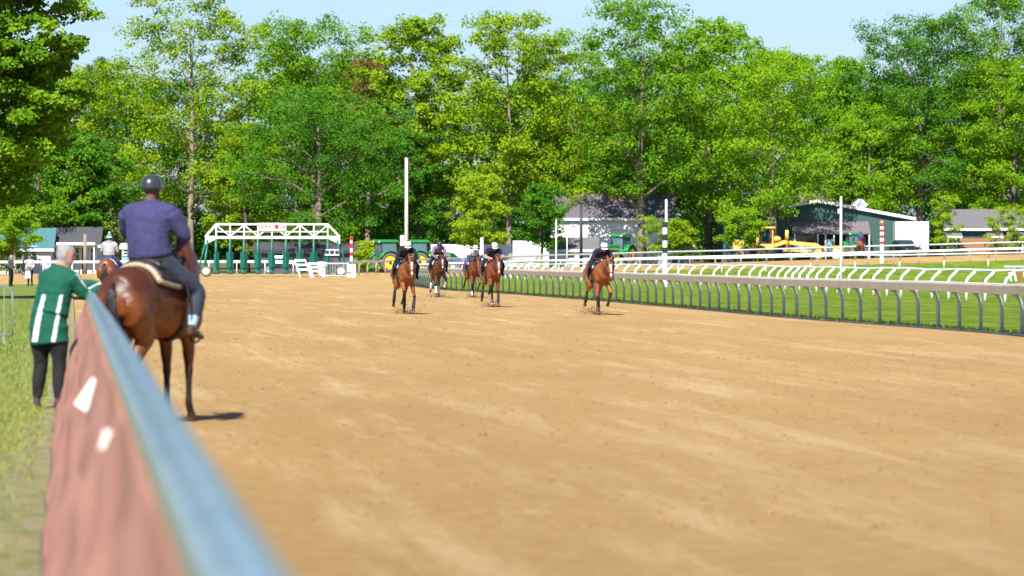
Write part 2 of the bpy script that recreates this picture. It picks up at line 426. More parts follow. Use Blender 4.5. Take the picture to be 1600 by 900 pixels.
cover = [(-.46,.895),(-.47,1.07),(-.40,1.115),(-.26,1.12),(-.10,.98),(-.11,.955),(-.26,1.08),(-.43,1.05),(-.44,.895)]
arc = [(0,-.05),(0,.35),(0,.62)] + [(-.30+.30*math.cos(q), .62+.32*math.sin(q)) for q in (R(20),R(40),R(60),R(80))] + [(-.36,.95)]
rail_fence('inner_rail', 'low rail with taupe dirt-splashed cover and curved grey posts between dirt and turf', DIRT_RAIL, 2.25, cover, 1, arc, .045,
           [M['white_rail'], M['taupe']], [1,1,0,0,0,0,0,1,1], M['post_metal'], 6, .006)
rnd = [(.40+.062*math.cos(q), 1.16+.055*math.sin(q)) for q in [2*math.pi*k/10 for k in range(10)]]
rail_fence('turf_rail', 'white plastic rail on white gooseneck posts crossing the green turf', WHITE_RAIL, 3.7, rnd, 1,
           [(0,-.05),(0,.4),(0,.68),(.02,.78),(.07,.86),(.36,1.13)], .06, [M['white_rail']], None, M['white_rail'], 3, .022)
rnd2 = [(-.3+.07*math.cos(q), 1.08+.075*math.sin(q)) for q in [2*math.pi*k/8 for k in range(8)]]
rail_fence('outer_rail', 'pale grey pipe rail on rust-tan curved posts along the far turn', OUTER_RAIL, 3.0, rnd2, -1, [(0,-.05),(0,.45),(0,.7),(-.04,.85),(-.12,.97),(-.28,1.06)], .055,
           [M['grey_rail']], None, M['tan_post'], 4, .01)
rnd3 = [(.05*math.cos(q), 1.1+.11*math.sin(q)) for q in [2*math.pi*k/8 for k in range(8)]]
rail_fence('chute_rail', 'straight white rail on thin posts behind the starting gate', BACK_RAIL, 2.6, rnd3, 1, [(0,-.05),(0,.6),(0,1.05)], .04, [M['white_rail']], None, M['white_rail'], 4, .0)

kerb = plan(DIRT_RAIL, 1.5); mb = MB(); kp = [p for p in kerb if p.y < 262]
sweep(mb, kp, [(-.06,-.05),(-.06,.045),(.10,.045),(.10,-.05)], 1, 0)
tag(mb.build('kerb', mat('pale_kerb', (.62,.54,.42), .9, var=.2, vscale=2, bump=.3)), kind='structure')
# ------------------------------------------------------------------ near fence: wide pipe rail over a sagging red screen
fence = empty('track_fence', (fence_X(3), 3, 0), 0, 'foreground fence with fat glossy green rail over a sloping faded red screen', 'fence')
fi = -Vector(fence.location)
M['near_rail'] = mat('glossy_green_rail', (.22,.30,.28), .22, .6, var=.3, vscale=2.2, col2=(.42,.47,.45), coat=.15)
M['screen'] = mat('faded_red_screen', (.34,.145,.10), .85, var=.12, vscale=1.3, bump=.3, bscale=90, col2=(.42,.20,.145))
Z0, Z1 = 3.0, 52.5
mb = MB(); pp = [Vector((fence_X(z), z, 1.25)) + fi for z in np.linspace(Z0, Z1, 40)]
mb.tube(pp, [(.068,.06)]*40, 20, cap=False, side=(1,0,0)); o = mb.build('rail', M['near_rail'], fence, smooth=True)
mb = MB(); mb.ball(Vector((fence_X(Z1), Z1-.01, 1.25))+fi, (.068,.07,.06), 12); mb.build('rail_end_cap', M['near_rail'], fence, smooth=True)
# the screen hangs in bays between posts; diagonal tension folds are real relief
nz_, nv_ = 360, 26; v = []
for i in range(nz_+1):
    z = Z0 + (Z1-.25-Z0)*(i/nz_)
    for k in range(nv_+1):
        q = k/nv_; d = 1.14*q
        bay = (z-Z0)/2.45; u = bay-math.floor(bay)
        fold = (.040*math.sin((z*.114+d)*9.0 + 1.1*math.sin(z*.45)) + .010*math.sin((z*.114+d)*23.0+2*math.sin(z*.3)))*(1-.75*q)
        sag = .05*math.sin(math.pi*q)*math.sin(math.pi*u)
        v.append(Vector((fence_X(z) - .055 - .34*q + fold*min(1, 4*q) + sag, z, 1.19-d)) + fi)
f = [(i*(nv_+1)+k, i*(nv_+1)+k+1, (i+1)*(nv_+1)+k+1, (i+1)*(nv_+1)+k) for i in range(nz_) for k in range(nv_)]
mb = MB(); mb.add(v, f); o = mb.build('screen', M['screen'], fence, smooth=True)
sm = o.modifiers.new('thick', 'SOLIDIFY'); sm.thickness = .006
pm = None; z = Z0+.2
while z < Z1:
    if pm is None:
        mb = MB(); mb.tube([(0,0,-.05),(0,0,1.2)], .04, 10); pm = mb.build('post', M['post_metal'], fence, smooth=True); o = pm
    else: o = inst(pm, fence)
    o.location = Vector((fence_X(z)+.03, z, 0)) + fi; z += 2.45
for z, d, wd, hh, tl in ((23.6,.22,.075,.17,.6),(15.3,.12,.045,.07,.25)):  # small tilted plain white plates set against the screen
    mb = MB(); q = d/1.14
    mb.box((0,0,0), (wd, .012, hh)); o = mb.build('white_plate', M['white'], fence); o.location = Vector((fence_X(z)-.055-.34*q-.012, z, 1.19-d)) + fi
    o.rotation_euler = (0, tl, 0)
# ------------------------------------------------------------------ organic bodies: tapered lofts fused into one skin, colour by region
def resample(pts, rad, cols, step):
    P = [Vector(p) for p in pts]; rad = [r if isinstance(r, (tuple, list)) else (r, r) for r in rad]
    op, orr, oc = [], [], []
    for i in range(len(P)-1):
        p0, p1, p2, p3 = P[max(i-1,0)], P[i], P[i+1], P[min(i+2,len(P)-1)]
        n = max(1, int((p2-p1).length/step))
        for k in range(n):
            t = k/n; e = t*t*(3-2*t)
            op.append(.5*((2*p1)+(p2-p0)*t+(2*p0-5*p1+4*p2-p3)*t*t+(3*p1-p0-3*p2+p3)*t**3))
            orr.append((rad[i][0]+(rad[i+1][0]-rad[i][0])*e, rad[i][1]+(rad[i+1][1]-rad[i][1])*e)); oc.append(cols[i] if t < .5 else cols[i+1])
    op.append(P[-1]); orr.append(rad[-1]); oc.append(cols[-1]); return op, orr, oc
class Body:
    def __init__(s, step=.03): s.mb = MB(); s.cv = []; s.step = step
    def loft(s, pts, rad, col, side=(1,0,0), n=14):
        cols = col if isinstance(col, list) else [col]*len(pts)
        p, r, c = resample(pts, rad, cols, s.step); b = len(s.mb.v)
        s.mb.tube(p, r, n, True, side=side)
        for i in range(len(p)): s.cv += [c[i]]*n
    def ball(s, c, r, col, n=8):
        b = len(s.mb.v); s.mb.ball(c, r, n); s.cv += [col]*(len(s.mb.v)-b)
    def bake(s, name, m, parent, voxel=.018, smooth=2, paint=None):
        me = s.mb.mesh('tmp'); o = bpy.data.objects.new('tmp', me); C.objects.link(o)
        md = o.modifiers.new('r', 'REMESH'); md.mode = 'VOXEL'; md.voxel_size = voxel; md.use_smooth_shade = True
        if smooth:
            ms = o.modifiers.new('s', 'SMOOTH'); ms.factor = .5; ms.iterations = smooth
        dg = bpy.context.evaluated_depsgraph_get(); out = bpy.data.meshes.new_from_object(o.evaluated_get(dg))
        bpy.data.objects.remove(o)
        kd = kdtree.KDTree(len(s.mb.v))
        for i, q in enumerate(s.mb.v): kd.insert(q, i)
        kd.balance()
        a = out.color_attributes.new('Col', 'FLOAT_COLOR', 'POINT')
        buf = np.ones((len(out.vertices), 4), np.float32)
        for i, vx in enumerate(out.vertices):
            buf[i,:3] = s.cv[kd.find(vx.co)[1]]
            if paint:
                q = paint(vx.co, buf[i,:3])
                if q: buf[i,:3] = q
        a.data.foreach_set('color', buf.ravel())
        out.polygons.foreach_set('use_smooth', [True]*len(out.polygons)); out.name = name
        out.materials.clear(); out.materials.append(m)
        return link(name, out, None, parent)

# ------------------------------------------------------------------ horse (faces local +Y, stands on z = 0)
TR = [(-.97,1.30,.07,.10),(-.92,1.29,.17,.20),(-.80,1.30,.255,.275),(-.60,1.325,.29,.305),(-.38,1.30,.265,.30),(-.10,1.24,.275,.325),(.18,1.21,.275,.35),(.40,1.225,.255,.375),(.58,1.235,.225,.335),(.72,1.22,.185,.25),(.82,1.20,.11,.14)]
def trunk_at(y):
    for a, b in zip(TR, TR[1:]):
        if a[0] <= y <= b[0]:
            t = (y-a[0])/(b[0]-a[0]); return [a[i]+(b[i]-a[i])*t for i in (1,2,3)]
    return TR[-1][1:] if y > 0 else TR[0][1:]
def saddle_patch(y0, y1, a0, a1, off, th, ny=8, na=22, edge=0.0):
    mb = MB(); vs = []
    for lay in (0, 1):
        for i in range(ny+1):
            y = y0+(y1-y0)*i/ny; zc, rx, rz = trunk_at(y)
            for k in range(na+1):
                a = R(a0+(a1-a0)*k/na); o = off + lay*th
                vs.append((math.sin(a)*(rx+o), y + edge*abs(math.sin(a)), zc+math.cos(a)*(rz+o)))
    nn = na+1; N = (ny+1)*nn; fs = []
    for lay in (0, 1):
        for i in range(ny):
            for k in range(na):
                q = lay*N+i*nn+k; fs.append((q, q+1, q+nn+1, q+nn))
    per = [i for i in range(nn)] + [i*nn+na for i in range(1, ny+1)] + [ny*nn+k for k in range(na-1, -1, -1)] + [i*nn for i in range(ny-1, 0, -1)]
    for a, b in zip(per, per[1:]+per[:1]): fs.append((a, b, b+N, a+N))
    return mb.add(vs, fs)
def seg(p, ang, L, out=0.0):
    a = R(ang); return Vector((p[0]+out*L, p[1]+math.sin(a)*L, p[2]-math.cos(a)*L))
def make_horse(label, loc, theta, pose, col, pts_col, group=None, poll=(1.28,1.60), nose=(1.50,1.03), blaze=None, socks=(), wraps=(), wrap_m=None, voxel=.02,
               neck_side=0.0, tail_swing=(-.25,.55), muzzle=None, pitch=0.0, name='horse', cover_rump=None, bridle=True, mane_m=None, flank=None):
    root = empty(name, (0,0,0), theta, label, 'horse', group)
    B = Body(.035)
    B.loft([(0,y,z) for y, z, a, b in TR], [(a, b) for y, z, a, b in TR], col, n=20)
    B.loft([(.09,-.93,1.22),(.15,-.80,1.20),(.16,-.62,1.10)], [(.10,.10),(.16,.22),(.13,.2)], col); B.loft([(-.09,-.93,1.22),(-.15,-.80,1.20),(-.16,-.62,1.10)], [(.10,.10),(.16,.22),(.13,.2)], col)
    # neck and head
    py, pz = poll; ny_, nz_ = nose; s = neck_side
    B.loft([(0,.42,1.33),(s*.1,.66,1.37),(s*.4,(.66+py)/2+.04,(1.40+pz)/2-.01),(s*.8,py-.10,pz-.06),(s,py,pz-.02)], [(.17,.30),(.15,.25),(.105,.175),(.082,.13),(.07,.10)], col)
    P, N = Vector((s,py,pz)), Vector((s*1.25,ny_,nz_)); d = (N-P).normalized(); up = Vector((0,-d.z,d.y)) if True else None
    if up.y < 0: up = -up            # towards the forehead
    L = (N-P).length
    mz = muzzle or tuple(c*.55 for c in col)
    hp = [P+d*(-.04)+up*(-.02), P+d*(.08*L)+up*.0, P+d*(.28*L)-up*.035, P+d*(.48*L)-up*.03, P+d*(.70*L)-up*.012, P+d*(.88*L)-up*.01, P+d*(1.0*L)-up*.02]
    B.loft(hp, [(.06,.07),(.088,.105),(.098,.145),(.078,.115),(.058,.078),(.060,.07),(.045,.045)], [col,col,col,col,col,mz,mz])
    for sx in (-1, 1):
        B.ball(P+d*(.24*L)+up*.045+Vector((sx*.082,0,0)), (.022,.028,.028), (.008,.006,.005))
        B.ball(P+d*(.93*L)+up*.03+Vector((sx*.042,0,0)), (.016,.02,.02), (.01,.006,.005))
        e = P + Vector((sx*.055,0,.02)); B.loft([e, e+Vector((sx*.02,.02,.09)), e+Vector((sx*.015,.035,.17))], [(.03,.022),(.034,.02),(.006,.006)], [col, col, tuple(c*.5 for c in col)], n=8)
    # legs
    hoofs = []; joints = {}
    for key, sx in (('rf',1),('lf',-1)):
        ang = pose[key]; out = (ang[3] if len(ang) > 3 else 0)*sx
        e = Vector((sx*.135,.44,.95)); k = seg(e, ang[0], .44, out); fl = seg(k, ang[1], .33, -out*.6); co = seg(fl, ang[2], .11); ho = seg(co, ang[2]*.6, .075)
        B.loft([(sx*.13,.56,1.26),(sx*.145,.52,1.08),e,e+(k-e)*.45,e+(k-e)*.85,k], [(.07,.12),(.095,.15),(.085,.115),(.064,.08),(.046,.052),(.047,.052)], [col,col,col,col,col,pts_col], n=12)
        sock = key in socks
        B.loft([k, k+(fl-k)*.25, k+(fl-k)*.7, fl, co], [(.047,.052),(.034,.038),(.032,.037),(.042,.045),(.036,.038)], [pts_col,pts_col,pts_col] + [((.7,.68,.64) if sock else pts_col)]*2, n=10)
        B.loft([co-(ho-co)*.1, co+(ho-co)*.3, ho], [(.042,.044),(.05,.055),(.058,.066)], (.10,.085,.06), n=10)
        hoofs.append(ho); joints[key] = (k, fl)
    for key, sx in (('rh',1),('lh',-1)):
        ang = pose[key]
        h = Vector((sx*.13,-.66,1.20)); st = seg(h, ang[0], .33); hk = seg(st, ang[1], .47); fl = seg(hk, ang[2], .37); co = seg(fl, ang[3], .12); ho = seg(co, ang[3]*.6, .075)
        B.loft([h+Vector((0,-.05,.06)), h+(st-h)*.55+Vector((sx*.02,-.05,0)), st, st+(hk-st)*.45, st+(hk-st)*.85, hk], [(.12,.20),(.125,.20),(.098,.14),(.072,.095),(.046,.058),(.046,.065)], [col,col,col,col,col,pts_col], n=12)
        sock = key in socks
        B.loft([hk, hk+(fl-hk)*.25, hk+(fl-hk)*.75, fl, co], [(.046,.064),(.036,.045),(.033,.039),(.043,.047),(.036,.038)], [pts_col,pts_col,pts_col] + [((.7,.68,.64) if sock else pts_col)]*2, n=10)
        B.loft([co-(ho-co)*.1, co+(ho-co)*.3, ho], [(.042,.044),(.05,.055),(.056,.064)], (.10,.085,.06), n=10)
        hoofs.append(ho); joints[key] = (hk, fl)
    zmin = min(h.z for h in hoofs) - .012
    def face(co, cc):
        if flank and abs(cc[0]-col[0]) < 1e-4 and co.y < .9:      # dark bay: near-black topline, tan flanks and inner thighs
            t = max(0, min(1, (1.42-co.z)/.45)) * max(0, min(1, (co.z-.62)/.25))
            return tuple(a*(1-t)*.75+b*t for a, b in zip(col, flank))
        q = co-P; t = q.dot(d)/L
        if blaze and .10 < t < .80 and q.dot(up) > .045-.05*t and abs(q.x - s*.25*t) < (.030 if t < .4 else .022)*(1+.25*math.sin(t*21)): return blaze
    B.bake('body', M['horse'], root, voxel, 3, face)
    # tail and mane: many tapered locks
    rs = random.Random(len(label)); mb = MB()
    hm = mane_m or M['hair']
    for i in range(46):
        a = Vector((rs.gauss(0,.012),-.93+rs.gauss(0,.008),1.43+rs.gauss(0,.012))); ty, tz = tail_swing
        q = [a, a+Vector((rs.gauss(0,.015),-.06+ty*.15,-.10)), a+Vector((rs.gauss(0,.04),-.07+ty*.5,-.38+tz*.08)), a+Vector((rs.gauss(0,.05),-.05+ty,-.82+tz*.3+rs.gauss(0,.07)))]
        mb.tube(q, [.010,.016,.015,.003], 5)
    mb.build('tail', hm, root, smooth=True)
    mb = MB(); a0, a1 = Vector((0,.50,1.60)), P+Vector((0,-.02,.06))
    for i in range(60):
        t = rs.random(); b = a0.lerp(a1, t) + Vector((s*t,0,.015+.04*math.sin(math.pi*t))); sd = 1 if rs.random() < .85 else -1
        mb.tube([b, b+Vector((sd*.07,-.02,.01)), b+Vector((sd*(.10+.03*rs.random()),-.05,-.12-.08*rs.random()))], [.014,.013,.002], 5)
    for i in range(12):
        b = P+Vector((rs.gauss(0,.015),.02,.05)); mb.tube([b, b+d*.09+up*.075, b+d*.2+up*.06+Vector((rs.gauss(0,.015),0,0))], [.012,.011,.002], 5)
    mb.build('mane', hm, root, smooth=True)
    if bridle:
        mb = MB()
        def ring(t, w_, d_, r=.011):
            c = P+d*(t*L)-up*.02; mb.tube([c+Vector((math.cos(q)*w_,0,0))+up*(math.sin(q)*d_) for q in [2*math.pi*k/14 for k in range(15)]], r, 6, False)
        ring(.62,.072,.098); ring(.10,.096,.115)
        for sx in (-1, 1):
            mb.tube([P+d*(.1*L)+Vector((sx*.098,0,0)), P+d*(.4*L)+Vector((sx*.098,0,0))-up*.03, P+d*(.82*L)+Vector((sx*.07,0,0))-up*.03], .010, 6)
        mb.build('bridle', M['leather'], root, smooth=True)
        root['bit'] = list(P+d*(.82*L)-up*.03)
    for key in wraps:
        k, fl = joints[key]; mb = MB(); mb.tube([k+(fl-k)*.22, k+(fl-k)*.5, k+(fl-k)*.95, fl+(fl-k)*.06], [(.045,.052),(.047,.053),(.05,.055),(.045,.048)], 12, side=(1,0,0)); mb.build('leg_wrap', wrap_m or M['wrap_blue'], root, smooth=True)
    root.location = Vector(loc) + Vector((0,0,-zmin)); root['lift'] = -zmin
    return root

# ------------------------------------------------------------------ people
def hand(B, w_, d, n, skin, curl=.7, sc=1.0, flip=1, fist=False):
    d = d.normalized(); n = (n - d*n.dot(d)).normalized(); s = d.cross(n)*flip
    B.loft([w_-d*.01, w_+d*.035*sc, w_+d*.085*sc], [(.026*sc,.020*sc),(.040*sc,.017*sc),(.040*sc,.014*sc)], skin, side=tuple(s), n=10)
    for k, (o, l) in enumerate(((-.03,.068),(-.01,.078),(.011,.073),(.031,.056))):
        a = w_+d*.082*sc+s*(o*sc); c = curl
        b = a+(d*math.cos(c*.5)+n*math.sin(c*.5))*l*.45*sc; e = b+(d*math.cos(c*1.3)+n*math.sin(c*1.3))*l*.35*sc; t = e+(d*math.cos(c*2.1)+n*math.sin(c*2.1))*l*.3*sc
        B.loft([a, b, e, t], [.0105*sc,.010*sc,.0095*sc,.0075*sc], skin, side=tuple(s), n=8)
    a = w_+d*.025*sc-s*.034*sc; B.loft([a, a+(d*.7-s*.6+n*.4).normalized()*.04*sc, a+(d*.95-s*.15+n*.6).normalized()*.075*sc], [.014*sc,.0115*sc,.008*sc], skin, side=tuple(n), n=8)
def V(*a): return Vector(a)
def make_person(label, loc, theta, J, c, group=None, voxel=.014, bulk=1.0, helmet=None, hair_len=0, hat=None, jacket=1.0, name='person', goggles=True, hood=False, head_sc=1.0, legw=1.0, extra=None, paint=None):
    """J: joints in the local frame (x right, y forward, z up)"""
    root = empty(name, loc, theta, label, 'person', group); B = Body(.022)
    S = lambda k: Vector(J[k])
    sv = (S('rs')-S('ls')).normalized(); bk = bulk
    top, pants, skin, shoe, hair = c['top'], c['pants'], c['skin'], c['shoe'], c.get('hair', (.05,.04,.03))
    hem = S('pelvis')+(S('pelvis')-S('waist')).normalized()*.06
    pv = (S('rh')-S('lh')).normalized()
    B.loft([hem, S('pelvis'), S('waist')], [(.165*bk,.125*bk),(.172*bk,.135*bk),(.155*bk,.12*bk)], pants, side=tuple(pv), n=16)
    B.loft([S('pelvis')+(S('waist')-S('pelvis'))*c.get('hem',.45), S('waist'), S('chest'), S('chest')+(S('neck')-S('chest'))*.6, S('neck')], [(.180*bk*jacket,.145*bk*jacket),(.172*bk*jacket,.138*bk*jacket),(.192*bk,.142*bk),(.142*bk,.108*bk),(.075,.078)], top, side=tuple(sv), n=18)
    hf = Vector(J.get('face', (0,1,0))).normalized(); hu = Vector(J.get('hup', (0,0,1))); hu = (hu-hf*hu.dot(hf)).normalized(); hs = hf.cross(hu); H = S('head'); k = head_sc
    B.loft([S('neck')-(H-S('neck')).normalized()*.03, S('neck')*.5+H*.5-hf*.01, H-hu*.03], [(.066,.066),(.058,.06),(.055,.06)], [top, skin, skin], side=tuple(hs), n=12)
    B.loft([H+hu*q*k+hf*o*k for q, o in ((-.115,.045),(-.085,.03),(-.04,.015),(.01,.003),(.06,-.004),(.095,-.008),(.118,-.01))],
           [(.03*k,.035*k),(.05*k,.065*k),(.066*k,.085*k),(.074*k,.098*k),(.070*k,.092*k),(.05*k,.066*k),(.018*k,.025*k)], [skin]*5+[hair]*2, side=tuple(hs), n=16)
    B.loft([H+hf*.085+hu*.02, H+hf*.105-hu*.012, H+hf*.09-hu*.03], [(.010,.012),(.016,.016),(.012,.01)], skin, side=tuple(hs), n=8)
    B.loft([H+hf*.080-hu*.06-hs*.022, H+hf*.090-hu*.058, H+hf*.080-hu*.06+hs*.022], [.006,.008,.006], tuple(q*.55 for q in skin), side=tuple(hu), n=6)
    for sx in (-1, 1):
        B.ball(H+hf*.083+hu*.018+hs*(sx*.03), .011, (.03,.02,.015)); B.loft([H+hs*(sx*.07)-hu*.03-hf*.005, H+hs*(sx*.082)-hf*.012, H+hs*(sx*.078)+hu*.03-hf*.015], [(.012,.008),(.016,.008),(.012,.007)], skin, side=tuple(hf), n=8)
    if hair_len > 0:      # a cap of hair over skull and nape
        B.loft([H-hf*.055-hu*.055, H-hf*.035-hu*.01, H-hf*.018+hu*.05, H-hf*.012+hu*.10, H-hf*.01+hu*.128], [(.058,.045),(.079,.076),(.083,.092),(.068,.08),(.02,.03)], hair, side=tuple(hs), n=16)
    if hood:
        B.loft([S('neck')-hf*.05-hu*.06, S('neck')-hf*.075, S('neck')-hf*.06+hu*.06], [(.06,.03),(.10,.06),(.075,.04)], top, side=tuple(hs), n=12)
    for L in ('r', 'l'):
        sh, el, wr = S(L+'s'), S(L+'e'), S(L+'w'); u = (S('chest')+S('neck'))*.5
        B.loft([u, u+(sh-u)*.6, sh], [(.085*bk,.085*bk),(.085*bk,.085*bk),(.072*bk,.075*bk)], top, side=(0,0,1), n=12)
        B.ball(sh-(sh-u)*.12, .082*bk, top); sl = c.get('sleeve', top)
        B.loft([sh, sh+(el-sh)*.5, el, el+(wr-el)*.45, wr], [.082*bk*jacket,.069*bk*jacket,.053*bk*jacket,.050*bk*jacket,.036*jacket], [top, top, sl, sl, sl], side=tuple(sv) if abs((el-sh).normalized().dot(sv)) < .8 else (0,0,1), n=12)
        hd = Vector(J.get(L+'hd', wr-el)); hn = Vector(J.get(L+'hn', (0,0,-1)))
        hand(B, wr, hd, hn, c.get('glove', skin), J.get('curl', .75), 1.0, 1 if L == 'l' else -1)
        hp, kn, an, to = S(L+'h'), S(L+'k'), S(L+'a'), S(L+'t')
        sd = pv
        B.loft([hp, hp+(kn-hp)*.5, kn, kn+(an-kn)*.4, an+(kn-an)*.12], [(.10*bk*legw,.105*bk*legw),(.088*bk*legw,.092*bk*legw),(.064*bk*legw,.067*bk*legw),(.060*bk*legw,.066*bk*legw),(.048*legw,.052*legw)], [pants]*3+[c.get('shin', pants), c.get('cuff', c.get('shin', pants))], side=tuple(sd), n=14)
        ft = (to-an); fd = ft.normalized()
        B.loft([an+V(0,0,.06), an+V(0,0,.02), an-fd*.045-V(0,0,.045)], [(.04,.045),(.04,.05),(.034,.03)], shoe, side=tuple(sd), n=10)
        B.loft([an-fd*.055-V(0,0,.035), an+fd*.05-V(0,0,.025), an+fd*.13-V(0,0,.045), an+fd*.19-V(0,0,.055)], [(.032,.035),(.042,.045),(.044,.03),(.025,.018)], shoe, side=tuple(sd), n=10)
    if extra: extra(B, S)
    def pnt(co, cc):
        q = co-H
        if hair_len > 0 and q.length < .19:
            if (q.dot(hf) < .012 and q.dot(hu) > -.075 and not (abs(q.dot(hs)) > .079 and q.dot(hu) < .04)) or q.dot(hu) > .062: return hair
            if q.dot(hu) > -.05: return (.03,.02,.015) if max(cc) < .05 else skin
        return paint(co, cc) if paint else None
    B.bake('body', M['cloth'], root, voxel, 4, pnt)
    Mh = Matrix((hs, hf, hu)).transposed()
    if helmet:
        mb = MB(); mb.lathe([(.112,-.015),(.116,.02),(.113,.06),(.098,.10),(.07,.128),(.035,.143),(.008,.147)], H+hu*.012-hf*.012, 20, Mh, (.93,1.12,1.0))
        hm = mb.build('helmet', helmet, root, smooth=True)
        mb = MB(); mb.tube([H+Mh@V(math.sin(q)*.10,.02+math.cos(q)*.125,.012) for q in np.linspace(-1.1,1.1,9)], [(.022,.006)]*9, 8, side=tuple(hf)); mb.build('peak', helmet, hm, smooth=True)
        mb = MB()
        for sx in (-1,1): mb.tube([H+Mh@V(sx*.095,-.01,.0), H+Mh@V(sx*.075,.02,-.07), H+Mh@V(sx*.02,.045,-.12)], .006, 5)
        mb.build('chin_strap', M['goggle'], hm)
        if goggles:
            mb = MB(); mb.tube([H+Mh@V(math.sin(q)*.112,-.012+math.cos(q)*.132,.055) for q in np.linspace(-2.8,2.8,19)], [(.008,.017)]*19, 8, side=(0,.3,0) if False else None); mb.build('goggles', M['goggle'], hm, smooth=True)
            mb = MB(); mb.ball(H+hu*.165-hf*.012, .028, 8); mb.build('pompom', M['goggle'], hm, smooth=True)
    if hat:
        mb = MB(); mb.lathe([(.10,-.02),(.104,.0),(.104,.03),(.098,.032),(.096,.075),(.075,.115),(.03,.135),(.005,.137)], H+hu*.02-hf*.01, 18, Mh, (.92,1.08,1))
        hm = mb.build('knit_hat', hat[0], root, smooth=True)
        mb = MB(); mb.lathe([(.1055,.0),(.1075,.006),(.1075,.032),(.1055,.036)], H+hu*.02-hf*.01, 18, Mh, (.92,1.08,1)); mb.build('hat_band', hat[1], hm, smooth=True)
        mb = MB(); mb.ball(H+hu*.185-hf*.01, .042, 9); mb.build('pompom', hat[1], hm, smooth=True)
    return root
# ------------------------------------------------------------------ starting gate
ga = empty('starting_gate', G(426, 357), R(2.0), 'green and white starting gate parked across the chute with lettered sign', 'starting gate')
S_ = 357/FPX                                        # metres per photo pixel at the gate
def gx(x): return (x-426)*S_
def gz(y): return PZ(y, 357) - ga.location.z
zt, zm_, zb = gz(350.5), gz(362), gz(371)
for y in (-.45, .45):
    t = MB(); t.bar((gx(338),y,zt),(gx(512),y,zt),.13,.13); t.build('top_chord', M['white'], ga)
    t = MB(); t.bar((gx(322),y,zb),(gx(530),y,zb),.16,.21); t.build('bottom_chord', M['white'], ga)
    t = MB(); t.bar((gx(340),y,zm_),(gx(510),y,zm_),.06,.08); t.build('middle_rail', M['white'], ga)
    for a, b in ((338,321),(512,531)):
        t = MB(); t.bar((gx(a),y,zt),(gx(b),y,zb+.05),.13,.15); t.build('end_strut', M['white'], ga)
        t = MB(); t.prism([(gx(b),zb+.12),(gx(b+(18 if b < 400 else -18)),zb+.12),(gx(b+(18 if b < 400 else -18)),zb-.12),(gx(b),zb-.55)], y-.07, y+.07); t.build('end_plate', M['white'], ga)
    for k in range(9):
        x = 338+k*21.75; t = MB(); t.bar((gx(x),y,zb),(gx(x),y,zt),.09,.09,(0,1,0)); t.build('truss_upright', M['white'], ga)
    for k in range(8):
        a, b = 338+k*21.75, 338+(k+1)*21.75
        if k % 2: a, b = b, a
        t = MB(); t.bar((gx(a),y,zt-.06),(gx(b),y,zb+.1),.08,.08,(0,1,0)); t.build('truss_diagonal', M['white'], ga)
for k in range(9):
    x = 338+k*21.75; t = MB(); t.bar((gx(x),-.44,zt),(gx(x),.44,zt),.08,.08); t.bar((gx(x),-.44,zb),(gx(x),.44,zb),.08,.1); t.build('cross_beam', M['white'], ga)
    # stall partition: tube frame, padded lower half
    t = MB()
    for y in (-.9, .9): t.tube([(gx(x),y*.5,zb-.12),(gx(x),y,zb-.5),(gx(x),y,.35)], .095, 8)
    t.tube([(gx(x),-.9,1.9),(gx(x),.9,1.9)], .05, 8); t.tube([(gx(x),-.9,.4),(gx(x),.9,.4)], .06, 8)
    p = t.build('stall_partition', M['gate_green'], ga, smooth=True)
    t = MB(); t.box((gx(x),-.0,1.08),(.16,1.7,1.0)); t.build('padding', M['gate_pad'], p, bevel=.04)
    for y in (-.98, .98):
        t = MB(); t.box((gx(x),y,1.05),(.42,.18,1.45), taper=.7); t.build('pad_roll', M['gate_green'], p, bevel=.05)
        t = MB(); t.box((gx(x),y,.30),(.40,.2,.18)); t.build('foot_pad', M['gate_pad'], p, bevel=.03)
    if k < 8:
        for s in (-1, 1):
            t = MB(); t.box((0,0,0),(.05,.5,1.25)); d = t.build('stall_door', M['gate_green'], ga, bevel=.02)
            d.location = (gx(x+10.9+s*8.5), -1.15, 1.35); d.rotation_euler = (0,0,R(38*s))
for x, s in ((321,-1),(531,1)):                      # end carriages with wheels
    t = MB()
    for y in (-.9,.9): t.tube([(gx(x)+s*-.2,y*.6,zb-.2),(gx(x),y,1.2),(gx(x)+s*.05,y,.45)], .085, 8)
    t.tube([(gx(x),-.9,1.2),(gx(x),.9,1.2)], .07, 8); t.tube([(gx(x)+s*.55,0,.5),(gx(x),0,zb-.4)], .06, 8); t.build('end_frame', M['gate_green'], ga, smooth=True)
    for y in (-.9,.9):
        Mw = Matrix.Rotation(R(90), 3, 'X')
        t = MB(); t.lathe([(.20,-.1),(.36,-.11),(.42,-.06),(.42,.06),(.36,.11),(.20,.1)], (gx(x)+.1,y,.42), 20, Mw); w_ = t.build('wheel', M['tyre'], ga, smooth=True)
        t = MB(); t.lathe([(.05,-.13),(.16,-.12),(.24,-.112),(.29,-.12),(.29,.12),(.05,.13)], (gx(x)+.1,y,.42), 16, Mw); t.build('rim', M['white'], w_, smooth=True)
t = MB(); t.box((gx(425),-.56,gz(354.5)),(gx(447)-gx(403),.05,gz(348.5)-gz(360.5))); sg = t.build('sign_board', M['white'], ga)
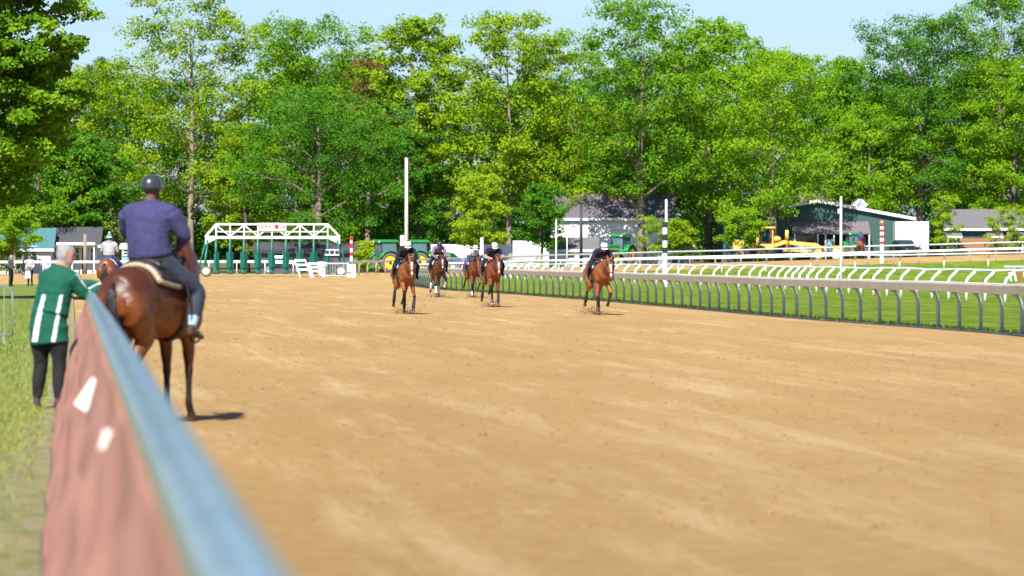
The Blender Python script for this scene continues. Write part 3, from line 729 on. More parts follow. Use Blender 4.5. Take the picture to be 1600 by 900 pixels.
def text(s, size, m, parent, loc, rot=(R(90),0,0), ext=.006):
    c = bpy.data.curves.new('lettering', 'FONT'); c.body = s; c.size = size; c.align_x = 'CENTER'; c.align_y = 'CENTER'; c.extrude = ext; c.offset = .006
    o = bpy.data.objects.new('lettering', c); C.objects.link(o); c.materials.append(m); 
    me = bpy.data.meshes.new_from_object(o.evaluated_get(bpy.context.evaluated_depsgraph_get())); bpy.data.objects.remove(o)
    o = link('lettering', me, m, parent); o.location = loc; o.rotation_euler = rot; return o
text('SARAT', .46, M['red'], sg, (gx(416.6),-.60,gz(354.5))); text('GA', .46, M['red'], sg, (gx(440.6),-.60,gz(354.5)))
t = MB(); t.lathe([(.05,-.02),(.17,-.015),(.17,.015),(.05,.02)], (gx(432.2),-.60,gz(354.9)), 7, Matrix.Rotation(R(90),3,'X')); t.ball((gx(432.2),-.60,gz(351.9)), .09, 6); t.build('emblem', M['red'], sg)
t = MB(); t.box((gx(519),-1.1,1.75),(1.15,.5,.10)); t.box((gx(519),-1.1,2.15),(1.0,.06,.08)); t.box((gx(515),-1.1,1.95),(.06,.4,.4)); t.box((gx(523),-1.1,1.95),(.06,.4,.4)); t.build('starter_step', M['white'], ga)

# things piled round the right end of the gate
def leaner(x, Z, w_, h, ang, label):
    r = empty('barricade', G(x, Z), R(ang), label, 'barricade', 'barricades beside the starting gate')
    for sx in (-1, 1):
        t = MB(); t.bar((sx*w_/2,0,0),(sx*w_/2-.45,.25,h),.10,.10); t.build('leg', M['white'], r)
    for q in (.45,.72,.98):
        t = MB(); t.bar((-w_/2-.45*q,.25*q-.06,h*q),(w_/2-.45*q,.25*q-.06,h*q),.06,.16,(0,0,1)); t.build('rail', M['white'], r)
    return r
leaner(478, 352, .85, 1.35, 8, 'white leaning barricade closest to the last gate stall')
leaner(497, 350.5, .8, 1.1, -14, 'white leaning barricade next to the grey slatted pen')
pen = empty('slatted_pen', G(524, 349), 0, 'grey slatted metal pen panel right of the gate', 'pen')
for k in range(11):
    t = MB(); t.tube([(-1.0+k*.2,0,.0),(-1.0+k*.2,0,1.05)], .022, 6); t.build('slat', M['post_metal'], pen)
t = MB(); t.tube([(-1.05,0,1.08),(1.05,0,1.08)], .05, 8); t.build('top_tube', M['post_metal'], pen); t = MB(); t.tube([(-1.05,0,.12),(1.05,0,.12)], .03, 8); t.build('bottom_tube', M['post_metal'], pen)
bl = empty('roller_block', G(503, 352), R(20), 'white round-nosed equipment block by the barricades', 'block')
t = MB(); t.lathe([(.1,-.35),(.26,-.33),(.28,0),(.26,.33),(.1,.35)], (0,0,.95), 14, Matrix.Rotation(R(90),3,'Y')); t.build('drum', M['white'], bl, smooth=True); t = MB(); t.bbox(-.25,.25,-.2,.2,0,.72); t.build('stand', M['white'], bl, bevel=.03)

def striped_pole(name, label, x, Z, stops, r, base_to=None, n=14):
    """stops: [(y_px_top, y_px_bottom, material)] top to bottom"""
    g = G(x, Z); root = empty(name, g, 0, label, 'pole')
    for a, b, m in stops:
        za, zb_ = PZ(a, Z)-g.z, max(-.05, PZ(b, Z)-g.z); t = MB(); t.tube([(0,0,zb_),(0,0,za-.002)], r, n); t.build('band', m, root, smooth=False)
    return root
W_, K_, R_ = M['white'], M['black'], M['red']
sp = striped_pole('furlong_pole', 'black and white banded furlong pole standing in the turf', 1039, 243, [(347,355.5,K_),(355.5,366,W_),(366,376,K_),(376,386.5,W_),(386.5,395.5,K_),(395.5,460,W_)], .135)
rp = striped_pole('marker_pole', 'red and white banded marker pole topped by a gold ball', 1378, 376, [(354,358,W_),(358,362.5,R_),(362.5,367.5,W_),(367.5,372,R_),(372,377,W_),(377,381.5,R_),(381.5,430,W_)], .17)
t = MB(); t.ball((0,0,PZ(348.5,376)-rp.location.z), .27, 12); t.build('ball_finial', M['gold'], rp, smooth=True)
rp2 = striped_pole('marker_pole', 'slim red and white pole rising from a white box right of the gate', 549, 350, [(369,376,R_),(376,380,W_),(380,388,R_),(388,394,W_),(394,400,R_),(400,408,W_)], .11)
t = MB(); t.bbox(-.34,.34,-.3,.3,-.02,1.0); t.build('base_box', W_, rp2, bevel=.03)
def pole(label, x, Z, y0, r, m, name='pole', cap=True):
    g = G(x, Z); o = empty(name, g, 0, label, 'pole'); h = PZ(y0, Z)-g.z
    t = MB(); t.tube([(0,0,-.05),(0,0,h*.5),(0,0,h)], [r*1.1, r, r*.85], 12); t.build('shaft', m, o, smooth=True)
    if cap: t = MB(); t.lathe([(r*.98,0),(r*1.05,.04),(r*.5,.09)], (0,0,h), 12); t.build('cap', m, o)
    return o
wp = pole('tall weathered white pole rising behind the leftmost galloping horse', 635, 388, 248, .15, M['wood_pole'])
t = MB(); t.box((-.35,-.1,PZ(376,388)-wp.location.z),(.35,.3,.9)); t.build('lamp_box', M['white'], wp, bevel=.03)
lp = pole('slim white mast in the turf carrying a small control box', 1314, 195, 310, .055, W_)
t = MB(); t.bbox(-.36,-.08,-.12,.12,PZ(404,195),PZ(389,195)); cb = t.build('control_box', W_, lp, bevel=.015); t = MB(); t.bbox(-.34,-.10,-.125,.11,PZ(388.9,195),PZ(384,195)); t.build('yellow_label', M['jd_yellow'], cb)
t = MB(); t.box((-.09,0,PZ(330,195)),(.12,.1,.22)); t.build('junction_box', M['grey_rail'], lp)
pole('short thick white post behind the middle galloping horses', 753, 330, 373, .13, W_)
pole('thin white flagstaff left of the dark utility pole', 869, 300, 345, .05, W_)
pole('thin white staff just left of the dark utility pole', 886, 352, 355, .04, W_)
pole('dark wooden utility pole in front of the white barn house', 908, 418, 318, .14, M['dark_metal'])
pole('white mast top showing above the banded furlong pole', 1041, 421, 313, .12, W_)
pole('brown tree-like pole standing in front of the porch house', 133, 398, 366, .17, M['bark_pale'], cap=False)
# turf gap barrier on the right edge
gb = empty('gap_barrier', G(1592, 300), 0, 'white trestle barrier with red stripe on the turf at the right edge', 'barrier')
for k, m in enumerate((W_,W_,R_,W_)):
    t = MB(); t.bar((-.5+k*.32,0,0),(-.72+k*.32,0,.95),.14,.12); t.build('leg', m, gb)
t = MB(); t.bbox(-1.0,1.2,-.15,.15,.93,1.06); t.build('top_board', M['grey_rail'], gb)

# crowd barrier at left
cb_ = empty('crowd_barrier', (PX(-2, 83), 83, .05), R(14), 'galvanised steel crowd barrier cut off by the left edge', 'barrier')
def cbx(px_): return px_*83/FPX
hgt = (.05+CAM_H-.05) - (446-HOR)*83/FPX - .05
t = MB(); t.tube([(-1.6,0,.18),(-1.6,0,hgt-.12),(-1.5,0,hgt),(.13,0,hgt),(.25,0,hgt-.12),(.25,0,.18)], .021, 8); t.tube([(-1.6,0,.18),(.25,0,.18)], .018, 8); t.build('frame', M['steel'], cb_, smooth=True)
for k in range(12):
    t = MB(); t.tube([(.1-k*.14,0,.18),(.1-k*.14,0,hgt)], .009, 6); t.build('bar', M['steel'], cb_)
for x in (.10,-1.45):
    t = MB(); t.bar((x,-.30,.02),(x,.30,.02),.05,.02); t.tube([(x,0,.02),(x,0,.2)], .018, 6); t.build('foot', M['steel'], cb_)
# ------------------------------------------------------------------ tractors, grader, car
def wheel(parent, c, r, wd, rim_m, ang=0.0, lugs=20):
    Mw = Matrix.Rotation(ang, 3, 'Z') @ Matrix.Rotation(R(90), 3, 'Y')
    t = MB(); t.lathe([(r*.62,-wd*.42),(r*.80,-wd*.5),(r*.96,-wd*.42),(r,-wd*.2),(r,wd*.2),(r*.96,wd*.42),(r*.80,wd*.5),(r*.62,wd*.42)], c, 28, Mw, ring=True)
    w_ = t.build('wheel', M['tyre'], parent, smooth=True)
    t = MB()
    for k in range(lugs):
        q = 2*math.pi*k/lugs
        for s in (-1, 1):
            rad = Vector((math.cos(q+s*.07), math.sin(q+s*.07), 0)); Q = Mw @ Matrix.Rotation(q+s*.07, 3, 'Z') @ Matrix.Rotation(R(25*s), 3, 'X')
            t.box(Vector(c)+Mw@(rad*r*.99+Vector((0,0,s*wd*.22))), (r*.07, r*.09, wd*.46), Q)
    t.build('tread', M['tyre'], w_)
    t = MB(); t.lathe([(r*.10,-wd*.40),(r*.34,-wd*.30),(r*.52,-wd*.36),(r*.64,-wd*.44),(r*.66,-wd*.40),(r*.66,wd*.40),(r*.64,wd*.44),(r*.52,wd*.36),(r*.34,wd*.30),(r*.10,wd*.40)], c, 24, Mw); rm = t.build('rim', rim_m, w_, smooth=True)
    t = MB(); t.lathe([(.02,-wd*.46),(r*.16,-wd*.45),(r*.18,-wd*.30),(r*.18,wd*.30),(r*.16,wd*.45),(.02,wd*.46)], c, 10, Mw); t.build('hub', M['dark_metal'], rm)
    return w_
def tractor(label, loc, rz, sc=1.0):
    g = empty('tractor', loc, rz, label, 'tractor', 'green and yellow tractors', sc)     # faces local +Y
    for s in (-1, 1):
        wheel(g, (s*.92,0,.88), .88, .5, M['jd_yellow']); wheel(g, (s*.80,2.45,.60), .60, .38, M['jd_yellow'], 0, 16)
        t = MB(); t.tube([(s*.95,math.cos(q)*1.0,.90+math.sin(q)*1.0) for q in np.linspace(.35,2.7,10)], [(.30,.035)]*10, 8, side=(1,0,0)); t.build('fender', M['jd_green'], g, smooth=True)
        t = MB(); t.ball((s*.25,3.28,1.45), (.10,.05,.09), 8); t.build('headlight', M['glass'], g, smooth=True)
    t = MB(); t.prism([(1.0,.95),(3.15,.95),(3.30,1.15),(3.28,1.62),(3.0,1.78),(1.0,1.92)], -.38, .38, 'x'); h = t.build('hood', M['jd_green'], g, bevel=.06)
    for s in (-1, 1):
        t = MB(); t.bbox(s*.385,s*.395,1.1,3.0,1.44,1.53); t.build('hood_stripe', M['jd_yellow'], h)
        t = MB(); t.bbox(s*.384,s*.40,1.5,2.9,1.02,1.36); t.build('grille', M['dark_metal'], h)
    t = MB(); t.bbox(-.3,.3,3.29,3.32,1.0,1.55); t.build('grille', M['dark_metal'], h)
    t = MB(); t.bbox(-.33,.33,-.5,3.0,.62,.98); t.bbox(-.75,.75,2.35,2.55,.5,.68); t.build('chassis', M['dark_metal'], g, bevel=.03)
    t = MB(); t.bbox(-.72,.72,-.55,.95,1.12,1.42); t.build('cab_floor', M['jd_green'], g, bevel=.05)
    # cab: corner posts, panes, roof, seat
    base = [(-.70,-.55),(.70,-.55),(.74,.85),(-.74,.85)]; topc = [(-.62,-.62),(.62,-.62),(.66,.80),(-.66,.80)]
    for (a, b), (c, d) in zip(base, topc):
        t = MB(); t.bar((a,b,1.4),(c,d,2.68),.075,.075); t.build('cab_post', M['dark_metal'], g)
    for i in range(4):
        a, b = base[i], base[(i+1)%4]; c, d = topc[i], topc[(i+1)%4]
        t = MB(); t.add([(*a,1.44),(*b,1.44),(*d,2.62),(*c,2.62)], [(0,1,2,3)]); o = t.build('pane', M['cab_glass'], g); o.modifiers.new('s','SOLIDIFY').thickness = .012
    t = MB(); t.bbox(-.80,.80,-.80,1.0,2.66,2.84); t.bbox(-.7,.7,-.65,.85,2.84,2.90); t.build('cab_roof', M['jd_green'], g, bevel=.06)
    for s in (-1, 1):
        t = MB(); t.box((s*.6,1.02,2.72),(.18,.05,.10)); t.box((s*.6,-.82,2.72),(.18,.05,.10)); t.build('work_light', M['white'], g)
        t = MB(); t.bar((s*.74,.9,2.2),(s*1.05,1.0,2.25),.03,.03); t.box((s*1.08,1.0,2.12),(.05,.16,.34)); t.build('mirror', M['dark_metal'], g)
    t = MB(); t.bbox(-.26,.26,-.3,.2,1.45,1.6); t.bbox(-.26,.26,-.36,-.24,1.55,2.15); t.build('seat', M['black'], g, bevel=.05)
    t = MB(); t.tube([(.30,1.25,1.85),(.30,1.25,2.75)], .055, 10); t.build('exhaust', M['dark_metal'], g, smooth=True)
    t = MB(); t.bar((.0,-.5,.55),(.0,-1.7,.40),.14,.12); t.bar((-.5,-.5,.7),(-.35,-1.5,.55),.08,.1); t.bar((.5,-.5,.7),(.35,-1.5,.55),.08,.1); t.build('drawbar', M['jd_green'], g)
    return g
tractor('green tractor with big yellow wheel parked left of the leftmost galloping horse', G(601, 392), R(-62), 1.0)
tractor('second green tractor cab showing right behind the leftmost galloping horse', G(650, 397), R(-70), .97)
tractor('green tractor parked behind the outer rail above the blazed chestnut', G(970, 417), R(150), 1.0)
tractor('green tractor standing under the awning of the dark green barn', G(1333, 422), R(190), .85)

def grader(loc, rz):
    g = empty('motor_grader', loc, rz, 'yellow motor grader parked behind the outer rail below the forked maple', 'motor grader'); Y = M['grader_yellow']   # faces local +X, length 9 m
    for x in (-3.3,-1.75,3.6):
        for s in (-1, 1): wheel(g, (x, s*.95, .66), .66, .40, M['tyre'] if False else Y, R(90), 14)
    t = MB(); t.bbox(-4.3,-2.2,-.7,.7,.9,1.95); t.bbox(-4.35,-3.9,-.6,.6,1.0,1.75); t.build('engine_cover', Y, g, bevel=.08)
    t = MB(); t.bbox(-4.0,-1.0,-.45,.45,.55,.92); t.build('rear_frame', Y, g, bevel=.04)
    t = MB(); t.bbox(-2.1,-.55,-.65,.65,.95,1.55); t.build('cab_base', Y, g, bevel=.05)
    for x in (-2.0,-.65):
        for s in (-1,1): t = MB(); t.bar((x,s*.58,1.5),(x,s*.55,3.0),.11,.11); t.build('cab_post', Y, g)
    t = MB(); t.bbox(-2.25,-.40,-.78,.78,3.0,3.16); t.build('cab_roof', Y, g, bevel=.05)
    t = MB(); t.bbox(-1.7,-1.15,-.28,.28,1.55,1.75); t.bbox(-1.75,-1.6,-.28,.28,1.7,2.3); t.build('seat', M['black'], g, bevel=.04)
    t = MB(); t.tube([(-.9,0,1.5),(-.75,0,2.0)], .05, 8); t.lathe([(.02,-.02),(.22,-.02),(.22,.02),(.02,.02)], (-.75,0,2.05), 14, Matrix.Rotation(R(-20),3,'Y')); t.build('steering_wheel', M['dark_metal'], g)
    t = MB(); t.bar((-.6,0,1.35),(.6,0,1.75),.32,.36); t.bar((.5,0,1.72),(3.4,0,1.45),.30,.34); t.bar((3.3,0,1.5),(4.1,0,1.05),.34,.4); t.build('main_beam', Y, g, bevel=.03)
    t = MB(); t.bbox(3.2,4.45,-.55,.55,.72,1.35); t.build('nose_block', Y, g, bevel=.08)
    t = MB(); t.bar((0.4,0,.95),(3.3,0,.9),.5,.16); t.bar((.6,-.6,.95),(.6,.6,.95),.2,.16); t.build('drawbar', Y, g)
    t = MB(); t.lathe([(.5,-.06),(.65,-.05),(.65,.05),(.5,.06)], (.9,0,.8), 18); t.build('turn_circle', M['dark_metal'], g)
    t = MB(); t.tube([(.9+.16*math.cos(q), -1.7+0, .42+.34*math.sin(q)) for q in np.linspace(-1.4,1.4,7)], .02, 6); t.prism([(.95,.10),(1.10,.25),(1.12,.5),(1.0,.70),(1.04,.5),(1.03,.27)], -1.8, 1.8, 'y'); t.build('blade', M['steel'], g)
    for s in (-1,1): t = MB(); t.tube([(.75,s*.38,1.1),(.75,s*.42,2.75)], .09, 10); t.tube([(.75,s*.42,1.9),(.75,s*.42,2.85)], .12, 10); t.build('lift_cylinder', Y, g, smooth=True)
    t = MB(); t.tube([(-3.0,.2,1.9),(-3.0,.2,2.5)], .06, 8); t.build('exhaust', M['dark_metal'], g); t = MB(); t.ball((-.2,0,2.0), (.42,.4,.3), 10); t.build('tank', Y, g, smooth=True)
grader(G(1217, 419), R(3))
def car(label, loc, rz, paint):
    g = empty('parked_car', loc, rz, label, 'car')                   # faces local -Y
    t = MB(); t.prism([(-2.2,.45),(-2.2,.80),(-1.2,.98),(-.55,1.02),(1.9,1.05),(2.2,.95),(2.25,.45)], -.88, .88, 'x'); t.build('body', paint, g, bevel=.10)
    t = MB(); t.prism([(-.75,1.02),(.0,1.52),(1.35,1.55),(1.95,1.05)], -.76, .76, 'x'); t.build('cabin', M['glass'], g, bevel=.08)
    t = MB(); t.bbox(-.68,.68,.05,1.35,1.53,1.59); t.build('roof', paint, g, bevel=.03)
    for x in (-.8,.8):
        for y in (-1.35,1.4): wheel(g, (x,y,.33), .33, .22, M['steel'], 0, 0 or 6)
        t = MB(); t.ball((x*.8,-2.2,.72), (.16,.06,.08), 8); t.build('headlight', M['cab_glass'], g, smooth=True)
    t = MB(); t.bbox(-.55,.55,-2.24,-2.19,.55,.72); t.build('grille', M['dark_metal'], g); t = MB(); t.bbox(-.9,.9,-2.27,-2.15,.38,.5); t.build('bumper', M['dark_metal'], g, bevel=.03)
M['car_black'] = mat('black_car_paint', (.012,.013,.016), .15, var=.05, coat=1.0); M['car_blue'] = mat('blue_car_paint', (.05,.11,.28), .2, coat=.8); M['car_red'] = mat('red_car_paint', (.35,.02,.03), .2, coat=.8)
car('black car parked in front of the white trailer', G(1415, 416), R(15), M['car_black'])
car('blue car half hidden behind the rider in mauve', G(703, 412), R(60), M['car_blue'])
car('dark car parked behind the starting gate', G(445, 410), R(85), M['car_black'])

# ------------------------------------------------------------------ buildings
def siding(name, col, pitch=.16, vert=False):
    m = mat(name, col, .6, var=.06, vscale=1.5); t = m.node_tree; L = t.links; b = t.nodes['Principled BSDF']
    tc = _n(m, 'ShaderNodeTexCoord'); wv = _n(m, 'ShaderNodeTexWave'); wv.wave_type = 'BANDS'; wv.bands_direction = 'X' if vert else 'Z'; wv.wave_profile = 'SAW'; wv.inputs['Scale'].default_value = .314/pitch
    L.new(tc.outputs['Object'], wv.inputs[0]); bp = _n(m, 'ShaderNodeBump'); bp.inputs['Strength'].default_value = .6; bp.inputs['Distance'].default_value = .04
    L.new(wv.outputs[1], bp.inputs['Height']); L.new(bp.outputs[0], b.inputs['Normal']); return m
def shingle(name, col): return mat(name, col, .85, var=.25, vscale=5, bump=.5, bscale=25, stretch=(1,1,3))
def building(name, label, x0, x1, Z, depth, eave_y, ridge_y, wall, roof, wins=(), doors=(), gable='x', over=.35, trim=None, chimney=None, win_m=None, rise_left=None):
    trim = trim or M['white']; xm = (x0+x1)/2; g = G(xm, Z); root = empty(name, g, 0, label, 'building'); k = Z/FPX
    wx = (x1-x0)*k/2; ze, zr = PZ(eave_y, Z)-g.z, PZ(ridge_y, Z)-g.z
    t = MB()
    if gable == 'x': t.prism([(0,-.3),(depth,-.3),(depth,ze),(depth/2,zr-.1),(0,ze)], -wx, wx, 'x')
    else: t.prism([(-wx,-.3),(wx,-.3),(wx,ze),(0,zr-.1),(-wx,ze)], 0, depth, 'y')
    t.build('wall', wall, root)
    rf = empty('roof', (0,0,0)); rf.parent = root
    sl = []
    if gable == 'x':
        q = (zr-ze)/(depth/2)
        for s in (0, 1):
            ye = -over if s == 0 else depth+over; t = MB(); t.add([(-wx-over,ye,ze-over*q),(wx+over,ye,ze-over*q),(wx+over,depth/2,zr),(-wx-over,depth/2,zr)], [(0,1,2,3)]); o = t.build('slope', roof, rf); o.modifiers.new('s','SOLIDIFY').thickness = .12
        t = MB(); t.bbox(-wx-over-.01,wx+over+.01,-over-.05,-over,ze-over*q-.22,ze-over*q+.02); t.build('fascia', trim, rf)
    else:
        q = (zr-ze)/wx
        for s in (-1, 1):
            t = MB(); t.add([(s*(wx+over),-over,ze-over*q),(0,-over,zr),(0,depth+over,zr),(s*(wx+over),depth+over,ze-over*q)], [(0,1,2,3)]); o = t.build('slope', roof, rf); o.modifiers.new('s','SOLIDIFY').thickness = .12
            t = MB(); t.bar((s*(wx+over),-over-.03,ze-over*q),(0,-over-.03,zr),.05,.28); t.build('fascia', trim, rf)
    if chimney:
        cx, ct, cw = chimney; t = MB(); X = (cx-xm)*k; t.bbox(X-cw/2,X+cw/2,depth*.30,depth*.30+cw,ze,PZ(ct,Z)-g.z); t.build('chimney', M['brick'], rf)
    for a, b, c, d in wins:
        X0, X1, Z0_, Z1_ = (a-xm)*k, (b-xm)*k, PZ(d,Z)-g.z, PZ(c,Z)-g.z
        t = MB(); f_ = .09
        t.bbox(X0-f_,X1+f_,-.07,-.004,Z1_,Z1_+f_); t.bbox(X0-f_,X1+f_,-.09,-.004,Z0_-f_,Z0_); t.bbox(X0-f_,X0,-.06,-.004,Z0_,Z1_); t.bbox(X1,X1+f_,-.06,-.004,Z0_,Z1_); t.bbox(X0,X1,-.05,-.004,(Z0_+Z1_)/2-.03,(Z0_+Z1_)/2+.03)
        w_ = t.build('window', trim, root); t = MB(); t.bbox(X0,X1,-.03,-.004,Z0_,Z1_); t.build('pane', win_m or M['glass'], w_)
    for a, b, c, m in doors:
        X0, X1, Z1_ = (a-xm)*k, (b-xm)*k, PZ(c,Z)-g.z
        t = MB(); t.bbox(X0,X1,-.05,-.004,-.1,Z1_); d_ = t.build('door', m, root); t = MB(); t.bbox(X0-.1,X0,-.07,-.004,-.1,Z1_+.1); t.bbox(X1,X1+.1,-.07,-.004,-.1,Z1_+.1); t.bbox(X0,X1,-.07,-.004,Z1_,Z1_+.1); t.build('door_frame', trim, d_)
    return root
def pbox(root, nm, x0, x1, y0, y1, Z, d0, d1, m):
    """box child given by photo columns/rows at the building's distance"""
    xm = root.location.x; k = Z/FPX; t = MB(); t.bbox(PX(x0,Z)-xm, PX(x1,Z)-xm, d0, d1, PZ(y1,Z)-root.location.z, PZ(y0,Z)-root.location.z); return t.build(nm, m, root)
M['brick'] = mat('brick', (.33,.17,.12), .85, var=.25, vscale=6)
white_s = siding('white_clapboard', (.76,.76,.76)); green_s = siding('green_metal_cladding', (.028,.085,.075), .25, True); dgreen_s = siding('grey_green_siding', (.055,.105,.105), .2); blue_s = siding('blue_grey_siding', (.10,.15,.17), .18); cyan_s = siding('pale_blue_siding', (.22,.37,.44), .2)
purple_r = shingle('purple_grey_shingles', (.12,.105,.13)); teal_r = shingle('teal_roof', (.055,.16,.17)); grey_r = shingle('grey_shingles', (.15,.14,.15)); dark_r = shingle('dark_shingles', (.06,.06,.07)); white_r = mat('white_roof_sheet', (.72,.74,.76), .5)
b1 = building('barn_house', 'large white barn house with purple-grey roof behind the middle trees', 860, 1050, 430, 6, 337, 302, white_s, purple_r, [(921,929,341,348),(893,899,349,352),(1000,1008,345,358)], chimney=(958,298,.9))
pbox(b1, 'air_conditioner', 921.5, 928.5, 352, 357, 430, -.4, -.01, M['grey_rail'])
b1b = building('annex', 'low grey-roofed annex with dark windows below the white barn house', 858, 932, 423, 4, 388, 371, white_s, grey_r, [(886,898,393,403),(905,922,393,403)], over=.25)
b0 = building('white_house', 'white house with gable end left of the dark tree over the barn house', 828, 872, 446, 8, 322, 300, white_s, purple_r, [(846,851,335,345)], gable='y')
b2 = building('shed_house', 'small blue-grey gabled shed left of the yellow grader', 1050, 1082, 430, 5, 383, 368, blue_s, grey_r, [], gable='y', over=.3)
pbox(b2, 'vent', 1063.5, 1067.5, 371, 377, 430, -.05, -.004, M['white'])
b3 = building('green_barn', 'dark green metal barn with white roof edge behind the distant rider', 1130, 1424, 428, 14, 341, 314, green_s, white_r, [], gable='y', over=.4)
M['awning_r'] = shingle('mauve_awning_shingles', (.17,.13,.145))
aw = MB(); xm = b3.location.x; zz0, zz1 = PZ(365,428)-b3.location.z, PZ(346,428)-b3.location.z
aw.add([(PX(1236,428)-xm,-2.6,zz0),(PX(1357,428)-xm,-2.6,zz0),(PX(1357,428)-xm,-.01,zz1),(PX(1236,428)-xm,-.01,zz1)], [(0,1,2,3)]); o = aw.build('awning', M['awning_r'], b3); o.modifiers.new('s','SOLIDIFY').thickness = .1
for x in (1239,1275,1287,1300,1355): pbox(b3, 'awning_post', x-1, x+1, 366, 405, 428, -2.55, -2.4, M['white'])
for a, b in ((1241,1274),): q = pbox(b3, 'window', a, b, 368, 382, 428, -.06, -.004, M['white']); pbox(b3, 'pane', a+.8, b-.8, 369, 381.3, 428, -.08, -.061, M['glass'])
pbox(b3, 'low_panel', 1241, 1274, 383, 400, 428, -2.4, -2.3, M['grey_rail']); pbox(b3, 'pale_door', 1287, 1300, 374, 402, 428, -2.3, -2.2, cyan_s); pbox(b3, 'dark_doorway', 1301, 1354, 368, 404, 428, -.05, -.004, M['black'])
cu = building('cupola', 'little white dormer gable on the green barn roof', 1336, 1352, 429, 3, 319, 312, white_r, white_r, [], gable='y', over=.15)
tl = empty('horse_trailer', G(1425, 423), 0, 'tall plain white trailer parked against the green barn', 'trailer')
pbox(tl, 'body', 1399, 1451, 346, 392, 423, 0, 2.5, M['white']); pbox(tl, 'chassis', 1401, 1449, 392, 396, 423, .2, 2.3, M['dark_metal'])
for x in (1408,1443): wheel(tl, ((x-1425)*423/FPX,.2,.45), .45, .25, M['steel'], R(90), 6)
pbox(tl, 'corner_trim', 1398.6, 1399.8, 345.5, 392.5, 423, -.03, .1, M['grey_rail']); pbox(tl, 'corner_trim', 1450.2, 1451.4, 345.5, 392.5, 423, -.03, .1, M['grey_rail'])
b4 = building('grey_roof_barn', 'grey-shingled stable with grey-green siding at the right edge', 1482, 1640, 430, 9, 354, 328, dgreen_s, grey_r, [(1490,1494,372,386),(1549,1556,372,384)], over=.5)
for x in (1481,1545,1577):
    p = MB(); X = PX(x,430)-b4.location.x; z0 = PZ(369,430)-b4.location.z; p.add([(X-.3,-1.6,z0-.15),(X+1.3,-1.6,z0-.15),(X+1.3,-.01,z0+.45),(X-.3,-.01,z0+.45)], [(0,1,2,3)]); o = p.build('porch_roof', grey_r, b4); o.modifiers.new('s','SOLIDIFY').thickness = .08
    pbox(b4, 'porch_beam', x-4, x+20, 369, 371.5, 430, -1.62, -1.5, M['white']); pbox(b4, 'porch_post', x-3, x-1, 371.5, 394, 430, -1.6, -1.48, M['white']); pbox(b4, 'porch_post', x+17, x+19, 371.5, 394, 430, -1.6, -1.48, M['white'])
M['board'] = mat('orange_brown_boards', (.34,.145,.06), .7, var=.2, vscale=2, stretch=(.3,1,4))
bf = empty('board_fence', G(1540, 420), 0, 'orange-brown board fence in front of the grey-shingled stable', 'fence')
for k in range(8):
    t = MB(); t.box((0,-.02+.012*(k%2),.12+k*.19),(80*.06,.04,.178)); t.build('plank', M['board'], bf)
for k in range(5): t = MB(); t.box((-2.4+k*1.2,.06,.8),(.1,.1,1.7)); t.build('post', M['board'], bf)
building('rear_house', 'brown-roofed house showing between the trees above the green barn', 1255, 1300, 475, 8, 322, 285, siding('tan_siding',(.35,.27,.2)), mat('brown_shingles',(.16,.11,.085),.85), [])
# left side
h1 = building('white_house', 'white house with teal roof and paired windows at the left edge', -60, 79, 404, 4, 384, 356, white_s, teal_r, [(37.5,44.5,386,406),(50,57.5,386,406),(-3,5,388,408)], trim=M['white'], win_m=M['glass'])
h2 = building('porch_house', 'white house with dark roof and deep shaded porch behind the green-jacket man', 80, 152, 406, 4, 379, 356, white_s, dark_r, [(84,88,384,404),(118,124,386,408),(142,147,386,408)], doors=[(128,135,386,M['black'])])
for x in (96,116,137,150): pbox(h2, 'porch_column', x-.9, x+.9, 383, 428, 406, -2.0, -1.85, M['white'])
pbox(h2, 'porch_roof', 92, 152, 379, 383, 406, -2.2, -.01, M['white']); pbox(h2, 'porch_rail', 96, 150, 408, 411, 406, -1.95, -1.9, M['white'])
h3 = building('ticket_shed', 'small pale blue shed with white flat roof left of the rider in purple', 190, 213, 396, 2.2, 385, 382, cyan_s, M['white'], [(193,200,390,398)], over=.15)
building('long_shed', 'long dark shed in shade behind the starting gate', 400, 560, 424, 6, 391, 380, siding('dim_siding',(.10,.10,.11)), dark_r, [(440,448,396,408),(500,508,396,408)], trim=M['dark_metal'])
# white garden walls and pickets in the middle distance
def panel_fence(label, x0, x1, Z, y0, m, pieces, gap=.03):
    r = empty('panel_fence', G((x0+x1)/2, Z), 0, label, 'fence'); wd = (x1-x0)*Z/FPX; h = PZ(y0, Z)-r.location.z; pw = wd/pieces
    for k in range(pieces):
        t = MB(); t.box((-wd/2+pw*(k+.5),random.uniform(-.01,.01),h/2),(pw-gap,.05,h+random.uniform(-.03,.03))); t.build('panel', m, r)
    return r
panel_fence('plain white panel fence behind the three riders in the middle', 672, 800, 420, 382, M['white'], 8)
panel_fence('white panel fence below the dark tree, behind the picket fence', 801, 860, 432, 376, M['white'], 5)
M['picket'] = mat('weathered_pickets', (.36,.31,.25), .85, var=.25, vscale=1)
panel_fence('weathered brown picket fence right of the middle horses', 795, 852, 413, 396, M['picket'], 24, .04)
